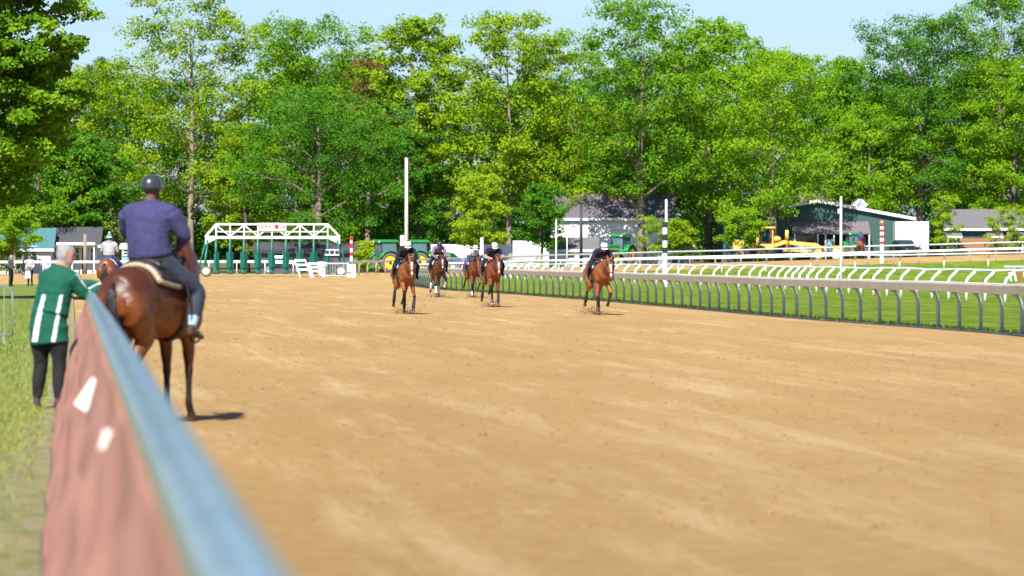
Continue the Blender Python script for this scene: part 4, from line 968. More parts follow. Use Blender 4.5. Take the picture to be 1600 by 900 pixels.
# ------------------------------------------------------------------ the galloping string
BLK = (.014,.011,.010)
POSE = {
 'A': dict(rf=(-20,-8,10,.10), lf=(42,-62,-75,.05), rh=(30,-28,10,30), lh=(34,-46,-14,-5)),
 'A2': dict(lf=(6,2,24,.20), rf=(46,-40,-75,-.02), rh=(10,-66,-30,-40), lh=(30,-44,-12,-10)),
 'B': dict(rf=(10,4,30,.05), lf=(58,-30,-60,.22), rh=(22,-62,-30,-40), lh=(40,-32,2,28)),
 'C': dict(rf=(12,2,28,.0), lf=(30,-60,-70,.1), rh=(2,-72,-50,-70), lh=(36,-36,2,25)),
 'D': dict(rf=(54,-56,-75,.06), lf=(6,2,30,.02), rh=(26,-60,-26,-35), lh=(42,-30,4,25)),
 'E': dict(rf=(6,2,28,.06), lf=(38,-40,-72,.16), rh=(8,-66,-36,-50), lh=(40,-34,2,25)),
 'stand': dict(rf=(2,0,26), lf=(4,1,26), rh=(32,-38,3,26), lh=(36,-36,5,26)),
 'walk': dict(rf=(14,4,26), lf=(-12,-8,14), rh=(24,-46,-4,18), lh=(42,-30,8,28)),
}
def tack_race(h, group, cloth_m, lab):
    r = empty('saddle', h.location, h.rotation_euler.z, lab, 'saddle', group)
    saddle_patch(-.22,.40,-74,74,.022,.014,edge=.03).build('saddle_cloth', cloth_m, r, smooth=True)
    saddle_patch(-.10,.30,-58,58,.040,.022).build('seat', M['leather'], r, smooth=True)
    saddle_patch(.24,.33,-179,179,.024,.010,2,40).build('girth', M['leather'], r, smooth=True)
    for sx in (-1, 1):
        mb = MB(); mb.tube([(sx*.31,.14,1.40),(sx*.345,.16,1.20),(sx*.35,.17,1.08)], [(.006,.018)]*3, 6, side=(1,0,0)); lt = mb.build('stirrup_leather', M['leather'], r)
        mb = MB(); mb.tube([(sx*.35+.055*math.cos(q),.17,1.03+.065*math.sin(q)) for q in [2*math.pi*k/12 for k in range(13)]], .008, 6, False); mb.build('stirrup', M['steel'], lt, smooth=True)
    return r
def reins(h, lab, hands):
    bit = Vector(h['bit'])
    mb = MB()
    for sx, hd in zip((1,-1), hands):
        b = bit + Vector((sx*.075,0,0)); hd = Vector(hd); mid = b.lerp(hd, .5) + Vector((sx*.05,0,-.07)); mb.tube([b, mid, hd], .007, 5)
    o = mb.build('reins', M['leather'], h); return o
def jockey(h, label, c, raise_=0.0, lean=0.0, tw=0.0, helmet=None, group='exercise riders on galloping horses', **kw):
    z = raise_ - .02; lean += .10
    J = dict(pelvis=(0,-.18,1.62+z), waist=(0,-.02,1.71+z), chest=(tw*.3,.20+lean,1.77+z), neck=(tw*.6,.37+lean,1.84+z), head=(tw,.50+lean,1.90+z), face=(tw*.4,.92,-.38), hup=(0,.38,.92),
             rs=(.19+tw*.4,.28+lean,1.79+z), ls=(-.19+tw*.4,.28+lean,1.79+z), re=(.29,.42+lean,1.60+z*.6), le=(-.29,.42+lean,1.60+z*.6), rw=(.10,.66+lean,1.585), lw=(-.10,.66+lean,1.585),
             rhd=(-.25,.9,-.1), lhd=(.25,.9,-.1), rhn=(-.4,0,-1), lhn=(.4,0,-1), curl=1.15,
             rh=(.12,-.16,1.60+z), lh=(-.12,-.16,1.60+z), rk=(.335,.30,1.40), lk=(-.335,.30,1.40), ra=(.345,.10,1.12), la=(-.345,.10,1.12), rt=(.36,.30,1.08), lt=(-.36,.30,1.08))
    p = make_person(label, h.location, h.rotation_euler.z, J, c, group, .016, 1.0, helmet or M['helmet_white'], **kw)
    reins(h, '', (Vector(J['rw'])+Vector((-.02,.07,0)), Vector(J['lw'])+Vector((.02,.07,0))))
    return p
SK = (.42,.24,.17)
dark = dict(top=(.012,.012,.022), pants=(.014,.015,.028), skin=SK, shoe=(.015,.013,.012))
grp = 'horses galloping in the track work'
def gallop(x, Z, heading): return (PX(x, Z), Z, 0), math.pi + R(heading)
l, t = gallop(632, 131, 10)
hA = make_horse('bright bay horse galloping beside no other horse, well left of the group', l, t, POSE['A2'], (.27,.080,.024), BLK, grp, poll=(1.26,1.63), nose=(1.47,1.02), blaze=(.55,.5,.45), wraps=('rh','lf','lh'), wrap_m=M['wrap_blue'])
tack_race(hA, 'exercise saddles', M['cloth_blue'], 'exercise saddle over a pale blue cloth on the leftmost galloping bay')
jockey(hA, 'crouched rider in black with white helmet on the leftmost galloping bay horse', dark, .10)
l, t = gallop(684, 184, 9)
hB = make_horse('dark bay horse galloping against the rail under a rider in mauve', l, t, POSE['B'], (.11,.034,.016), BLK, grp, poll=(1.25,1.66), nose=(1.47,1.06), wraps=('rf','lf','rh','lh'), wrap_m=M['wrap_white'], blaze=(.5,.45,.4))
tack_race(hB, 'exercise saddles', M['cloth_white'], 'exercise saddle over a white cloth on the dark bay by the rail')
jockey(hB, 'rider in mauve jersey and dark helmet sitting higher on the dark bay', dict(dark, top=(.20,.14,.24), sleeve=(.20,.14,.24), glove=SK), .26, -.06, helmet=M['helmet_dark'])
l, t = gallop(739, 183, 10)
hC = make_horse('brown horse galloping behind, half hidden next to the rail', l, t, POSE['C'], (.19,.056,.022), BLK, grp, poll=(1.28,1.55), nose=(1.48,.98), socks=('rf',), blaze=None, wraps=(), wrap_m=None)
tack_race(hC, 'exercise saddles', M['cloth_white'], 'exercise saddle over a white cloth on the brown horse at the back')
jockey(hC, 'rider in white top and blue jeans with banded white helmet, farthest back', dict(dark, top=(.66,.66,.68), pants=(.06,.11,.24), sleeve=(.04,.05,.12)), .10)
l, t = gallop(768, 149, 10)
hD = make_horse('red bay horse with dark leg wraps galloping in the middle of the string', l, t, POSE['D'], (.215,.06,.022), BLK, grp, poll=(1.27,1.60), nose=(1.48,1.0), wraps=('rf','lf','rh'), wrap_m=M['wrap_blue'], blaze=(.55,.48,.42), socks=('lh',))
tack_race(hD, 'exercise saddles', M['cloth_white'], 'exercise saddle over a long white cloth on the middle red bay')
jockey(hD, 'bare-armed rider in black shirt and white helmet on the middle red bay', dict(dark, sleeve=SK), .10, .02)
l, t = gallop(936, 129.5, 11)
hE = make_horse('chestnut bay horse with white blaze galloping ahead on the right', l, t, POSE['E'], (.29,.088,.026), (.05,.025,.018), grp, poll=(1.30,1.57), nose=(1.52,.98), blaze=(.72,.68,.62), wraps=('rh','lh'), wrap_m=M['wrap_blue'], neck_side=-.03)
tack_race(hE, 'exercise saddles', M['cloth_blue'], 'exercise saddle over a blue-edged cloth on the blazed chestnut')
jockey(hE, 'rider in navy bent low over the blazed chestnut, white helmet', dict(dark, top=(.016,.014,.03)), .05, .0, -.02)
# dirt thrown up by the hooves
vv = []; ff = []
for x, Z, side in ((626,132.4,0),(640,131.5,0),(677,185.5,0),(690,184,0),(735,185,0),(742,183,0),(764,149.5,0),(772,149,0),(916,131.5,0),(928,131,0),(942,129,0)):
    for k in range(120):
        p = Vector((PX(x, Z)+random.gauss(0,.14), Z+random.gauss(.1,.3), abs(random.gauss(0,.11))*1.0)); s_ = random.uniform(.006,.022); b = len(vv)
        for q in oc: vv.append(tuple(p + Vector(q)*s_*random.uniform(.6,1.3)))
        ff += [tuple(int(i)+b for i in f_) for f_ in of]
soup('dirt', np.array(vv), np.array(ff), mat('damp_clods', (.16,.095,.045), .95, var=.3), None, 'dark damp clods flying up round the galloping hooves', 'dirt', 'stuff')

# ------------------------------------------------------------------ pony rider standing at the near fence
th = R(-24)
hl = (PX(245, 45.6), 45.6, 0)
hF = make_horse('dark bay pony horse standing with its rump beside the near fence', hl, th, POSE['stand'], (.10,.029,.010), (.022,.014,.012), None, poll=(1.18,1.88), nose=(1.50,1.40), voxel=.018, tail_swing=(.06,0), muzzle=(.03,.02,.015), neck_side=-.34, flank=(.25,.075,.016))
hF.scale = (.975,)*3
sr = empty('saddle', hF.location, th, 'dark saddle on a thick tan fleece pad under the rider in purple', 'saddle', None, .975)
saddle_patch(-.46,.34,-64,64,.012,.045).build('fleece_pad', M['fleece'], sr, smooth=True)
saddle_patch(-.40,.28,-56,56,.058,.020).build('skirt', M['leather'], sr, smooth=True)
mb = MB(); zc, rx, rz = trunk_at(-.2)
mb.tube([(math.sin(q)*.22, -.30, zc+rz+.075+.09*math.cos(q)-.06) for q in np.linspace(-1.3,1.3,11)], [(.03,.03)]*11, 8); mb.build('cantle', M['leather'], sr, smooth=True)
for k in range(5):
    mb = MB(); a = R(22+k*5); mb.ball((math.sin(a)*(rx+.085), -.44, zc+math.cos(a)*(rz+.085)), .012, 6); mb.build('stud', M['steel'], sr)
saddle_patch(.12,.22,-179,179,.015,.012,2,40).build('girth', M['leather'], sr, smooth=True)
zs = 1.72
J = dict(pelvis=(0,-.15,zs), waist=(-.01,-.17,zs+.16), chest=(-.02,-.14,zs+.40), neck=(-.02,-.10,zs+.575), head=(-.02,-.06,zs+.70), face=(.1,1,-.04),
         rs=(.235,-.12,zs+.45), ls=(-.265,-.12,zs+.45), re=(.335,-.02,zs+.22), le=(-.345,-.02,zs+.26), rw=(.13,.26,zs+.12), lw=(-.13,.26,zs+.12), rhd=(-.5,.8,-.2), lhd=(.5,.8,-.2), rhn=(-.5,0,-1), lhn=(.5,0,-1), curl=1.1,
         rh=(.12,-.13,zs-.04), lh=(-.12,-.13,zs-.04), rk=(.375,.20,zs-.36), lk=(-.375,.20,zs-.36), ra=(.40,.02,zs-.76), la=(-.40,.02,zs-.76), rt=(.44,.22,zs-.79), lt=(-.44,.22,zs-.79))
_p = make_person('broad rider in purple-blue sweatshirt and dark helmet, seen from behind on the near horse', hF.location, th, J,
            dict(top=(.048,.046,.125), pants=(.034,.042,.062), skin=(.13,.07,.05), shoe=(.07,.045,.035), cuff=(.36,.50,.66), hair=(.02,.02,.02), hem=.1), None, .012, 1.30, M['helmet_dark'], goggles=False, jacket=1.05, legw=.95, paint=lambda co, col: (.048,.046,.125) if co.z > zs+.02 and abs(col[0]-.034) < .002 else None); _p.scale = (.975,)*3
reins(hF, '', ((.11,.33,zs+.10), (-.11,.33,zs+.10)))
for sx in (-1, 1):
    mb = MB(); mb.tube([(sx*.35,.0,1.45),(sx*.40,.02,1.2),(sx*.41,.03,.95)], [(.008,.025)]*3, 6, side=(1,0,0)); lt = mb.build('stirrup_leather', M['leather'], sr)
    mb = MB(); mb.tube([(sx*.42+.06*math.cos(q),.06,.90+.07*math.sin(q)) for q in [2*math.pi*k/12 for k in range(13)]], .012, 6, False); mb.build('stirrup', M['leather'], lt, smooth=True)

# ------------------------------------------------------------------ man in green jacket leaning over the fence (faces along the fence, a little right)
zm = .05
J = dict(pelvis=(0,0,.95), waist=(.02,.03,1.10), chest=(.06,.07,1.36), neck=(.10,.11,1.54), head=(.14,.14,1.655), face=(.86,.50,-.12),
         rs=(.235,.05,1.415), ls=(-.11,.13,1.41), re=(.37,.15,1.23), le=(.14,.38,1.33), rw=(.58,.33,1.355), lw=(.40,.44,1.345), rhd=(1,.4,.12), lhd=(1,-.1,0), curl=.5, rhn=(0,0,-1),
         rh=(.10,0,.90), lh=(-.10,0,.90), rk=(.11,.03,.50), lk=(-.11,.04,.50), ra=(.12,-.01,.075), la=(-.14,.0,.075), rt=(.20,.18,.05), lt=(-.20,.18,.05))
def stripes(B, S):
    B.loft([(.01,.0,.70),(.0,.0,.82),S('pelvis')+V(.0,0,.02), S('waist')], [(.222,.165),(.215,.16),(.205,.155),(.195,.15)], (.008,.092,.057), n=18)
def panels(co, col):
    g, wht = (.008,.092,.057), (.74,.76,.75)
    if col[0] > .1 or co.z < .725: return None
    base = g if (co.z < 1.40 and max(col) < .04) else None
    if co.z < 1.235 and co.y < .06:
        t = (1.235-co.z)/.5
        for c0, c1, h0, h1 in ((-.005,-.105,.022,.042),(.185,.115,.022,.032)):
            if abs(co.x-(c0+(c1-c0)*t)) < (h0+(h1-h0)*t)*(1 if c0 < .1 else .6): return wht
    if 1.238 < co.z < 1.252 and co.y < .0: return (.004,.05,.03)
    a, b, w_ = V(.235,.05,1.415), V(.37,.15,1.23), V(.58,.33,1.355)
    for p, q in ((a, b), (b, w_)):
        d = q-p; t = max(0, min(1, (co-p).dot(d)/d.length_squared)); r = co-(p+d*t)
        if r.z > .03 and -.035 < r.y < -.018 and 0 < t < 1 and r.length < .1: return wht
    return base
make_person('grey-haired man in green jacket with white panels leaning over the near fence', (PX(76, 48.4), 48.4, zm), R(-18), J,
            dict(top=(.008,.092,.057), pants=(.018,.018,.02), skin=(.50,.26,.19), shoe=(.06,.045,.05), hair=(.30,.29,.30)), None, .011, 1.12, None, 1, jacket=1.1, extra=stripes, legw=1.1, paint=panels)

# ------------------------------------------------------------------ rider in grey hoodie farther along
l = (PX(171, 146), 146, 0); th3 = R(-4)
hG = make_horse('chestnut horse walking away under the rider in grey hoodie', l, th3, POSE['walk'], (.2,.062,.024), BLK, None, poll=(1.2,1.9), nose=(1.55,1.45), voxel=.022, tail_swing=(-.03,0))
r = empty('saddle', hG.location, th3, 'black exercise saddle under the rider in grey hoodie', 'saddle')
saddle_patch(-.25,.35,-66,66,.012,.02).build('saddle_cloth', M['cloth_white'], r, smooth=True); saddle_patch(-.15,.28,-56,56,.034,.03).build('seat', M['leather'], r, smooth=True)
def upright(zs): return dict(pelvis=(0,-.08,zs), waist=(0,-.08,zs+.14), chest=(0,-.05,zs+.34), neck=(0,-.02,zs+.49), head=(0,.01,zs+.60), face=(0,1,-.05),
         rs=(.18,-.03,zs+.42), ls=(-.18,-.03,zs+.42), re=(.255,.05,zs+.18), le=(-.255,.05,zs+.18), rw=(.11,.28,zs+.12), lw=(-.11,.28,zs+.12), rhd=(-.3,.9,0), lhd=(.3,.9,0), curl=1.1,
         rh=(.11,-.06,zs-.03), lh=(-.11,-.06,zs-.03), rk=(.36,.26,zs-.28), lk=(-.36,.26,zs-.28), ra=(.38,.06,zs-.60), la=(-.38,.06,zs-.60), rt=(.40,.26,zs-.63), lt=(-.40,.26,zs-.63))
M['knit_teal'] = mat('teal_knit', (.06,.26,.24), .95, var=.25, vscale=30); M['knit_pale'] = mat('pale_knit', (.5,.62,.58), .95, var=.2, vscale=30)
make_person('rider in pale grey hoodie and teal knit hat riding away beyond the near horse', hG.location, th3, upright(1.66), dict(top=(.36,.35,.38), pants=(.045,.075,.17), skin=SK, shoe=(.02,.02,.02)), None, .016, 1.02, None, 1, (M['knit_teal'], M['knit_pale']), jacket=1.1, hood=True)
reins(hG, '', ((.1,.35,1.78), (-.1,.35,1.78)))
# rider crossing far off on the right
l = G(1345, 394); th4 = R(-12)
hH = make_horse('distant bay horse walking away by the green barn', l, th4, POSE['walk'], (.26,.075,.035), BLK, None, poll=(1.2,1.9), nose=(1.55,1.45), voxel=.03, tail_swing=(-.03,0), bridle=True)
r = empty('saddle', hH.location, th4, 'small dark saddle on the distant bay by the green barn', 'saddle')
saddle_patch(-.25,.35,-60,60,.012,.02).build('seat', M['leather'], r, smooth=True)
make_person('distant rider in purple top and dark vest by the green barn', hH.location, th4, upright(1.66), dict(top=(.07,.05,.16), pants=(.03,.03,.05), skin=SK, shoe=(.02,.02,.02), sleeve=(.16,.08,.22)), None, .022, 1.0, M['helmet_dark'], goggles=False)

# ------------------------------------------------------------------ bystanders on the lawn at the left
def standing(): return dict(pelvis=(0,0,.93), waist=(0,0,1.07), chest=(0,.0,1.30), neck=(0,.01,1.46), head=(0,.03,1.575), face=(.2,1,-.1), rs=(.18,0,1.39), ls=(-.18,0,1.39), re=(.24,-.02,1.12), le=(-.24,-.02,1.12), rw=(.20,.16,.98), lw=(-.20,.14,.97),
         rhd=(-.2,.8,-.4), lhd=(.2,.8,-.4), rh=(.09,0,.88), lh=(-.09,0,.88), rk=(.10,.02,.48), lk=(-.10,.02,.48), ra=(.11,-.02,.07), la=(-.11,-.02,.07), rt=(.13,.18,.05), lt=(-.13,.18,.05))
make_person('grey-haired bystander in dark grey shirt and black trousers at the left edge', (PX(17, 243), 243, .05), R(-110), standing(), dict(top=(.09,.09,.10), pants=(.016,.016,.018), skin=SK, shoe=(.03,.03,.03), hair=(.35,.34,.33)), 'bystanders on the lawn', .02, 1.08, None, 1)
make_person('bystander with long dark hair and light grey top carrying a white bag', (PX(47, 246), 246, .05), R(160), standing(), dict(top=(.42,.40,.40), pants=(.02,.02,.022), skin=SK, shoe=(.03,.03,.03), hair=(.02,.015,.012)), 'bystanders on the lawn', .02, .95, None, 1,
            extra=lambda B, S: B.loft([S('head')+V(0,-.05,.06), S('head')+V(0,-.08,-.06), S('head')+V(0,-.08,-.24)], [(.08,.06),(.09,.05),(.07,.03)], (.02,.015,.012)))
mb = MB(); mb.box((0,0,.20), (.34,.16,.40), taper=.8); bg_ = mb.build('tote_bag', M['white'], None, bevel=.03); tag(bg_, 'white tote bag hanging beside the long-haired bystander', 'bag'); bg_.location = (PX(43.5, 245.8), 245.8, .47)
mb = MB(); mb.tube([(-.08,0,.39),(-.06,0,.52),(.06,0,.52),(.08,0,.39)], .012, 6); mb.build('handle', M['white'], bg_)
j = {k: tuple(q*.72 for q in v_) if k not in ('face','rhd','lhd') else v_ for k, v_ in standing().items()}
make_person('small child in dark clothes far off in front of the white house', G(37, 371), R(30), j, dict(top=(.02,.022,.035), pants=(.015,.015,.02), skin=SK, shoe=(.02,.02,.02), hair=(.02,.015,.01)), None, .025, .72, None, 1, head_sc=.85)
# ------------------------------------------------------------------ trees
def make_tree(name, label, x, Z, top_y, half_px, base_y, leafA, bark, seed, n_limb=11, leaf=.34, per=85, density=1.0, group=None, trunk_r=.32, shape='oval', lean=0.0, fork=False, cat='tree', off=0.0, crown_name='crown', clump=1.0, squash=.72, fill=1.7):
    rs = random.Random(seed); rn = np.random.default_rng(seed)
    g = G(x, Z); Ht = PZ(top_y, Z) - g.z; Rr = half_px*Z/FPX; hb = max(.3, PZ(base_y, Z) - g.z)
    root = empty(name, g, 0, label, cat, group)
    tm = MB(); tips = []
    th = Ht*.84; Rr *= 1.12; leaf *= .80*rs.uniform(.85,1.3)
    ph = rs.uniform(0, 6.28)
    def tk(t): return Vector((lean*Rr*t*t + .25*math.sin(t*5+seed)*t, .25*math.cos(t*4+seed)*t, th*t))
    tm.tube([tk(t)-Vector((0,0,.1 if t == 0 else 0)) for t in np.linspace(0, 1, 9)], [trunk_r*((1-t)**.8*.95+.05)*(1.35 if t == 0 else 1) for t in np.linspace(0, 1, 9)], 9)
    def env(h):            # crown half-width at relative height 0..1 between hb and top
        if shape == 'cone': return (1-h)**.75*.95 + .06
        if shape == 'round': return math.sqrt(max(0, 1-(2*h-1)**2))**.75*.98 + .05
        return (math.sin(math.pi*min(1, h*.80+.13)))**.5
    nl = n_limb
    for i in range(nl):
        f = (i+.5)/nl; h0 = hb*.75 + (th-hb*.75)*f**.95*.9; az = i*2.4+rs.uniform(-.5,.5)+seed
        p0 = tk(min(.98, h0/th))
        rel = min(.97, f*.92 + .06 + rs.uniform(-.05,.07)); e = env(rel)*Rr*rs.uniform(.72,1.08)
        tip = Vector((math.cos(az)*e, math.sin(az)*e, hb + (Ht-hb)*rel)) + Vector((lean*Rr*rel,0,0))
        mid = p0.lerp(tip, .5) + Vector((0,0,(tip-p0).length*.10)); r0 = trunk_r*(1-f*.75)*.5
        tm.tube([p0, p0.lerp(mid,.5)+Vector((0,0,.05)), mid, tip], [r0, r0*.75, r0*.5, .02], 6)
        ns = 5 if f < .8 else 4
        for k in range(ns):
            t = .35 + .65*(k+.5)/ns; b0 = (p0.lerp(mid, t*2) if t < .5 else mid.lerp(tip, t*2-1))
            az2 = az + rs.uniform(-1.5, 1.5); l2 = Rr*rs.uniform(.18,.42); e2 = b0 + Vector((math.cos(az2)*l2, math.sin(az2)*l2, rs.uniform(-.12,.38)*l2*1.4))
            tm.tube([b0, b0.lerp(e2,.5)+Vector((0,0,.06)), e2], [r0*.38, r0*.28, .012], 5)
            for q in range(3):
                a3 = rs.uniform(0, 6.28); l3 = Rr*rs.uniform(.04,.20); tips.append((e2 if q else b0.lerp(e2,.6)) + Vector((math.cos(a3)*l3, math.sin(a3)*l3, rs.uniform(-.3,.5)*l3)))
        tips.append(tip)
    for i in range(int(n_limb*9*fill)):
        h = rs.random()**.85; a = rs.uniform(0, 6.283); q = env(h)*Rr*rs.uniform(.2,1.03)*(1+.16*math.sin(3*a+ph+5*h)+.10*math.sin(7*a-9*h)); tips.append(Vector((math.cos(a)*q+lean*Rr*h, math.sin(a)*q, hb+(Ht-hb)*h)))
    top = Vector((lean*Rr,0,Ht-.5)); tips += [top, top+Vector((rs.uniform(-1,1),0,-.8)), top+Vector((rs.uniform(-1,1),.5,-1.5))]
    tm.build('trunk', bark, root, smooth=True)
    T = np.array([tuple(q) for q in tips]); keep = rn.uniform(0,1,len(T)) < density; T = T[keep]
    per = int(per*.74); n = len(T)*per; ci = np.repeat(np.arange(len(T)), per)
    cr = (Rr*.095+.26)*clump*rn.uniform(.65,1.35,len(T))
    d = rn.normal(size=(n,3)); d /= np.linalg.norm(d, axis=1)[:,None]
    rad = rn.uniform(0,1,n)**.45
    off3 = d*rad[:,None]*cr[ci][:,None]*np.array([1.15,1.15,squash]); P = T[ci] + off3
    # each clump droops at its rim like a leafy spray
    P[:,2] -= .14*(off3[:,0]**2+off3[:,1]**2)/cr[ci]
    nr = d*.55 + rn.normal(size=(n,3))*.55 + np.array([-.05,-.35,.6]); nr /= np.linalg.norm(nr, axis=1)[:,None]
    a = np.cross(nr, rn.normal(size=(n,3))); a /= np.linalg.norm(a, axis=1)[:,None]; b = np.cross(nr, a)
    s = leaf*rn.uniform(.6,1.25,n)[:,None]
    v = np.stack([P-a*s*.5, P-b*s*.36+nr*s*.08, P+a*s*.5, P+b*s*.36+nr*s*.08], 1).reshape(-1,3)
    val = np.clip(rn.normal(.45,.2,n) + rn.normal(0,.24,len(T))[ci], 0, 1)
    o = soup(crown_name, v, np.arange(4*n).reshape(-1,4), leafA, val, parent=root)
    return root
LM = dict(
 yel=leaf_mat('leaf_yellow_green', (0.116,0.231,0.004), (0.273,0.399,0.008)), mid=leaf_mat('leaf_mid_green', (0.062,0.183,0.005), (0.170,0.329,0.008)),
 deep=leaf_mat('leaf_deep_green', (0.034,0.134,0.007), (0.106,0.269,0.010)), bright=leaf_mat('leaf_bright_green', (0.102,0.245,0.004), (0.225,0.392,0.008)),
 near=leaf_mat('leaf_near_maple', (.055,.150,.004), (.185,.325,.008)), lime=leaf_mat('leaf_lime', (0.171,0.288,0.006), (0.329,0.450,0.012)),
 rust=leaf_mat('leaf_rusty', (0.122,0.088,0.016), (0.232,0.156,0.035)), dim=leaf_mat('leaf_bluish', (0.030,0.094,0.018), (0.073,0.163,0.030)))
bk, bp_ = M['bark'], M['bark_pale']
T = make_tree
T('maple_tree', 'near maple filling the upper left corner with bright layered leaves', -22, 172, -150, 134, 318, LM['near'], bk, 3, 17, .27, 190, 1, trunk_r=.35, shape='round', clump=.85, squash=.5, fill=2.4)
T('tall_tree', 'tallest airy yellow-green tree behind the rider in purple, top out of frame', 298, 440, -40, 112, 330, LM['yel'], bp_, 5, 17, .34, 62, .92, trunk_r=.38)
T('broad_tree', 'pale yellow-green tree low behind the grey hoodie rider', 175, 447, 95, 85, 395, LM['yel'], bk, 8, 12, .34, 80)
T('broad_tree', 'mid-green tree over the roofs of the two white houses', 62, 410.5, 190, 85, 374, LM['mid'], bp_, 13, 11, .32, 80)
T('broad_tree', 'dark leafy tree behind the shaded porch house', 130, 412, 215, 62, 372, LM['deep'], bp_, 15, 11, .30, 75)
T('young_tree', 'low leafy tree with pale trunk in front of the teal roof', 24, 398, 318, 30, 388, LM['bright'], bp_, 16, 9, .26, 55, .9, fill=1.0, trunk_r=.14)
T('fir_tree', 'bluish fir tip showing in the sky gap right of the corner maple', 158, 500, 92, 40, 380, LM['dim'], bk, 21, 12, .34, 60, shape='cone')
T('broad_tree', 'wide-topped green tree rising behind the rounded dark maple', 492, 462, 28, 125, 300, LM['mid'], bk, 34, 15, .35, 75, .95, trunk_r=.36)
T('maple_tree', 'rounded dense deep green maple behind the starting gate', 497, 428, 138, 112, 372, LM['deep'], bp_, 55, 15, .32, 110, trunk_r=.42, shape='round')
T('shrubby_tree', 'yellow-green understorey tree left of the starting gate', 385, 436, 195, 55, 400, LM['yel'], bk, 14, 10, .32, 75)
T('rusty_tree', 'sparse tree with rusty dying leaves above the dense maple', 575, 452, 90, 46, 250, LM['rust'], bp_, 17, 10, .30, 34, .8)
T('broad_tree', 'yellow-green tree directly behind the tall white pole', 655, 448, 28, 82, 330, LM['yel'], bk, 23, 14, .34, 75, .95)
T('broad_tree', 'deep green shady tree low between the white pole and the two parked tractors', 622, 440, 200, 60, 385, LM['deep'], bp_, 29, 10, .32, 80)
T('tall_tree', 'tall narrow yellow-green tree with bare lower trunk above the middle horses', 795, 436, 18, 92, 335, LM['yel'], bp_, 37, 16, .33, 72, .95, trunk_r=.30)
T('young_tree', 'small lime-green young tree behind the middle of the galloping string', 748, 414, 272, 36, 392, LM['lime'], bk, 41, 10, .24, 70, trunk_r=.10, clump=.9)
T('broad_tree', 'dark green tree leaning over the left end of the white barn house', 868, 446, 60, 70, 372, LM['mid'], bk, 43, 13, .33, 78)
T('broad_tree', 'small dark-leaved tree hanging before the left end of the white barn house', 846, 421, 290, 36, 385, LM['deep'], bk, 44, 9, .28, 55, trunk_r=.16)
T('oak_tree', 'highest tree of the middle group, green crown over the white barn house', 1002, 425, 2, 98, 312, LM['mid'], bp_, 47, 17, .34, 80, .95, trunk_r=.38)
T('broad_tree', 'olive green tree in front of the tallest middle tree', 930, 437.5, 165, 92, 338, LM['yel'], bp_, 49, 12, .33, 80, .95)
T('broad_tree', 'leafy tree screening the purple-grey roof beside the brick chimney', 972, 437, 215, 62, 332, LM['mid'], bk, 51, 11, .3, 75)
T('maple_tree', 'full bright green maple with twin trunks right of the striped pole', 1108, 438, 32, 86, 345, LM['bright'], bp_, 53, 16, .34, 85, trunk_r=.36)
T('maple_tree', 'wide bright green maple with forked trunk above the yellow grader', 1208, 424, 82, 108, 335, LM['bright'], bp_, 59, 16, .33, 90, trunk_r=.42, shape='round')
T('broad_tree', 'green tree above the gable of the dark green barn', 1328, 452, 92, 80, 318, LM['mid'], bk, 61, 14, .34, 85)
T('oak_tree', 'darker tall oak behind the white trailer', 1437, 446, 25, 105, 305, LM['deep'], bp_, 67, 17, .34, 95, trunk_r=.4)
T('maple_tree', 'lighter maple branch mass in front of the dark oak at the red striped pole', 1360, 444, 165, 78, 350, LM['bright'], bp_, 71, 12, .32, 85)
T('oak_tree', 'tall tree cut off by the top right corner', 1560, 448, -35, 108, 320, LM['mid'], bp_, 73, 17, .34, 90, trunk_r=.4)
T('maple_tree', 'nearer bright maple at the right edge', 1585, 441, 95, 75, 355, LM['bright'], bk, 79, 14, .32, 95)
T('young_tree', 'slim yellow-green young tree beside the white trailer', 1475, 416, 300, 19, 392, LM['lime'], bk, 83, 8, .20, 40, .8, fill=.6, trunk_r=.07, clump=.9, squash=.8)
T('young_tree', 'thin young tree in front of the grey-roofed building', 1562, 417, 325, 17, 392, LM['lime'], bk, 89, 8, .20, 38, .8, fill=.5, trunk_r=.06, clump=.9)
T('young_tree', 'young lime tree touching the right edge of the picture', 1592, 415, 318, 14, 390, LM['lime'], bk, 97, 8, .20, 38, .8, fill=.5, trunk_r=.06)
T('young_tree', 'round green sapling in front of the yellow grader', 1158, 414, 328, 34, 385, LM['bright'], bp_, 101, 9, .22, 55, .85, fill=.7, trunk_r=.07, clump=.9)
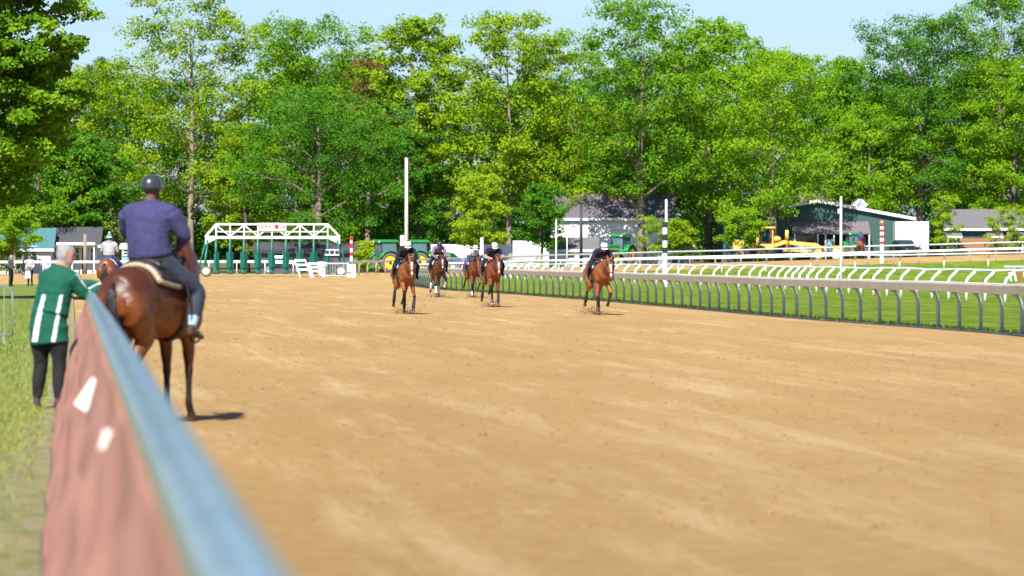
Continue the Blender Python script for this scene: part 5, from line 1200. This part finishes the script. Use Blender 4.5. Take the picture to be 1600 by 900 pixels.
T('bush', 'twiggy olive bush beside the striped black and white pole', 1022, 416, 338, 24, 398, LM['yel'], bp_, 103, 9, .20, 26, .6, fill=.4, trunk_r=.07)
T('bush', 'green shrub left of the little blue-grey shed house', 1062, 419, 345, 22, 400, LM['yel'], bk, 107, 8, .22, 70, trunk_r=.06)
T('bush', 'yellow-green shrub between the two left tractors and the gate', 574, 404, 378, 15, 420, LM['lime'], bk, 109, 7, .20, 60, trunk_r=.05)
T('bush', 'low shrub at the corner of the white front house', 10, 400, 375, 24, 424, LM['bright'], bk, 113, 8, .2, 60, trunk_r=.06)
# shady woods behind: same few kinds again, farther back
back = []
for i, x in enumerate(range(-90, 1720, 92)):
    tp = 135 + 40*math.sin(i*1.9)
    if i < 4: back.append(T('background_tree', 'shaded tree standing in the woods behind the front row', x, 540+15*(i % 3), tp, 95, 400, LM[('deep','dim','mid','deep')[i]], bk, 200+i, 14, .5, 80, group='trees in the woods behind the front row', shape='oval'))
    else:
        o = copy_tree(back[i % 4]); p = G(x, 540+15*(i % 3)); o.location = p; o.rotation_euler = (0,0,i*1.3); o.scale = (1,1,.9+.25*((i*7) % 5)/5); back.append(o)

# undergrowth closing the view between the trunks
n = 60000; X = RNG.uniform(-95, 110, n); Y = RNG.uniform(575, 600, n); hmax = 7.5+2.5*np.sin(X*.21)+1.8*np.sin(X*.53+1)
P = np.stack([X, Y, 1.0+RNG.uniform(-.1,1,n)**.8*hmax], 1); nr = RNG.normal(size=(n,3))*.7+np.array([0,-.5,.5]); nr /= np.linalg.norm(nr,axis=1)[:,None]
a = np.cross(nr, RNG.normal(size=(n,3))); a /= np.linalg.norm(a,axis=1)[:,None]; b = np.cross(nr,a); s = .75*RNG.uniform(.6,1.3,n)[:,None]
soup('undergrowth', np.stack([P-a*s*.5,P-b*s*.36,P+a*s*.5,P+b*s*.36],1).reshape(-1,3), np.arange(4*n).reshape(-1,4), LM['deep'], RNG.uniform(0,1,n), 'dense green undergrowth closing the woods behind all the trees', 'undergrowth', 'stuff')
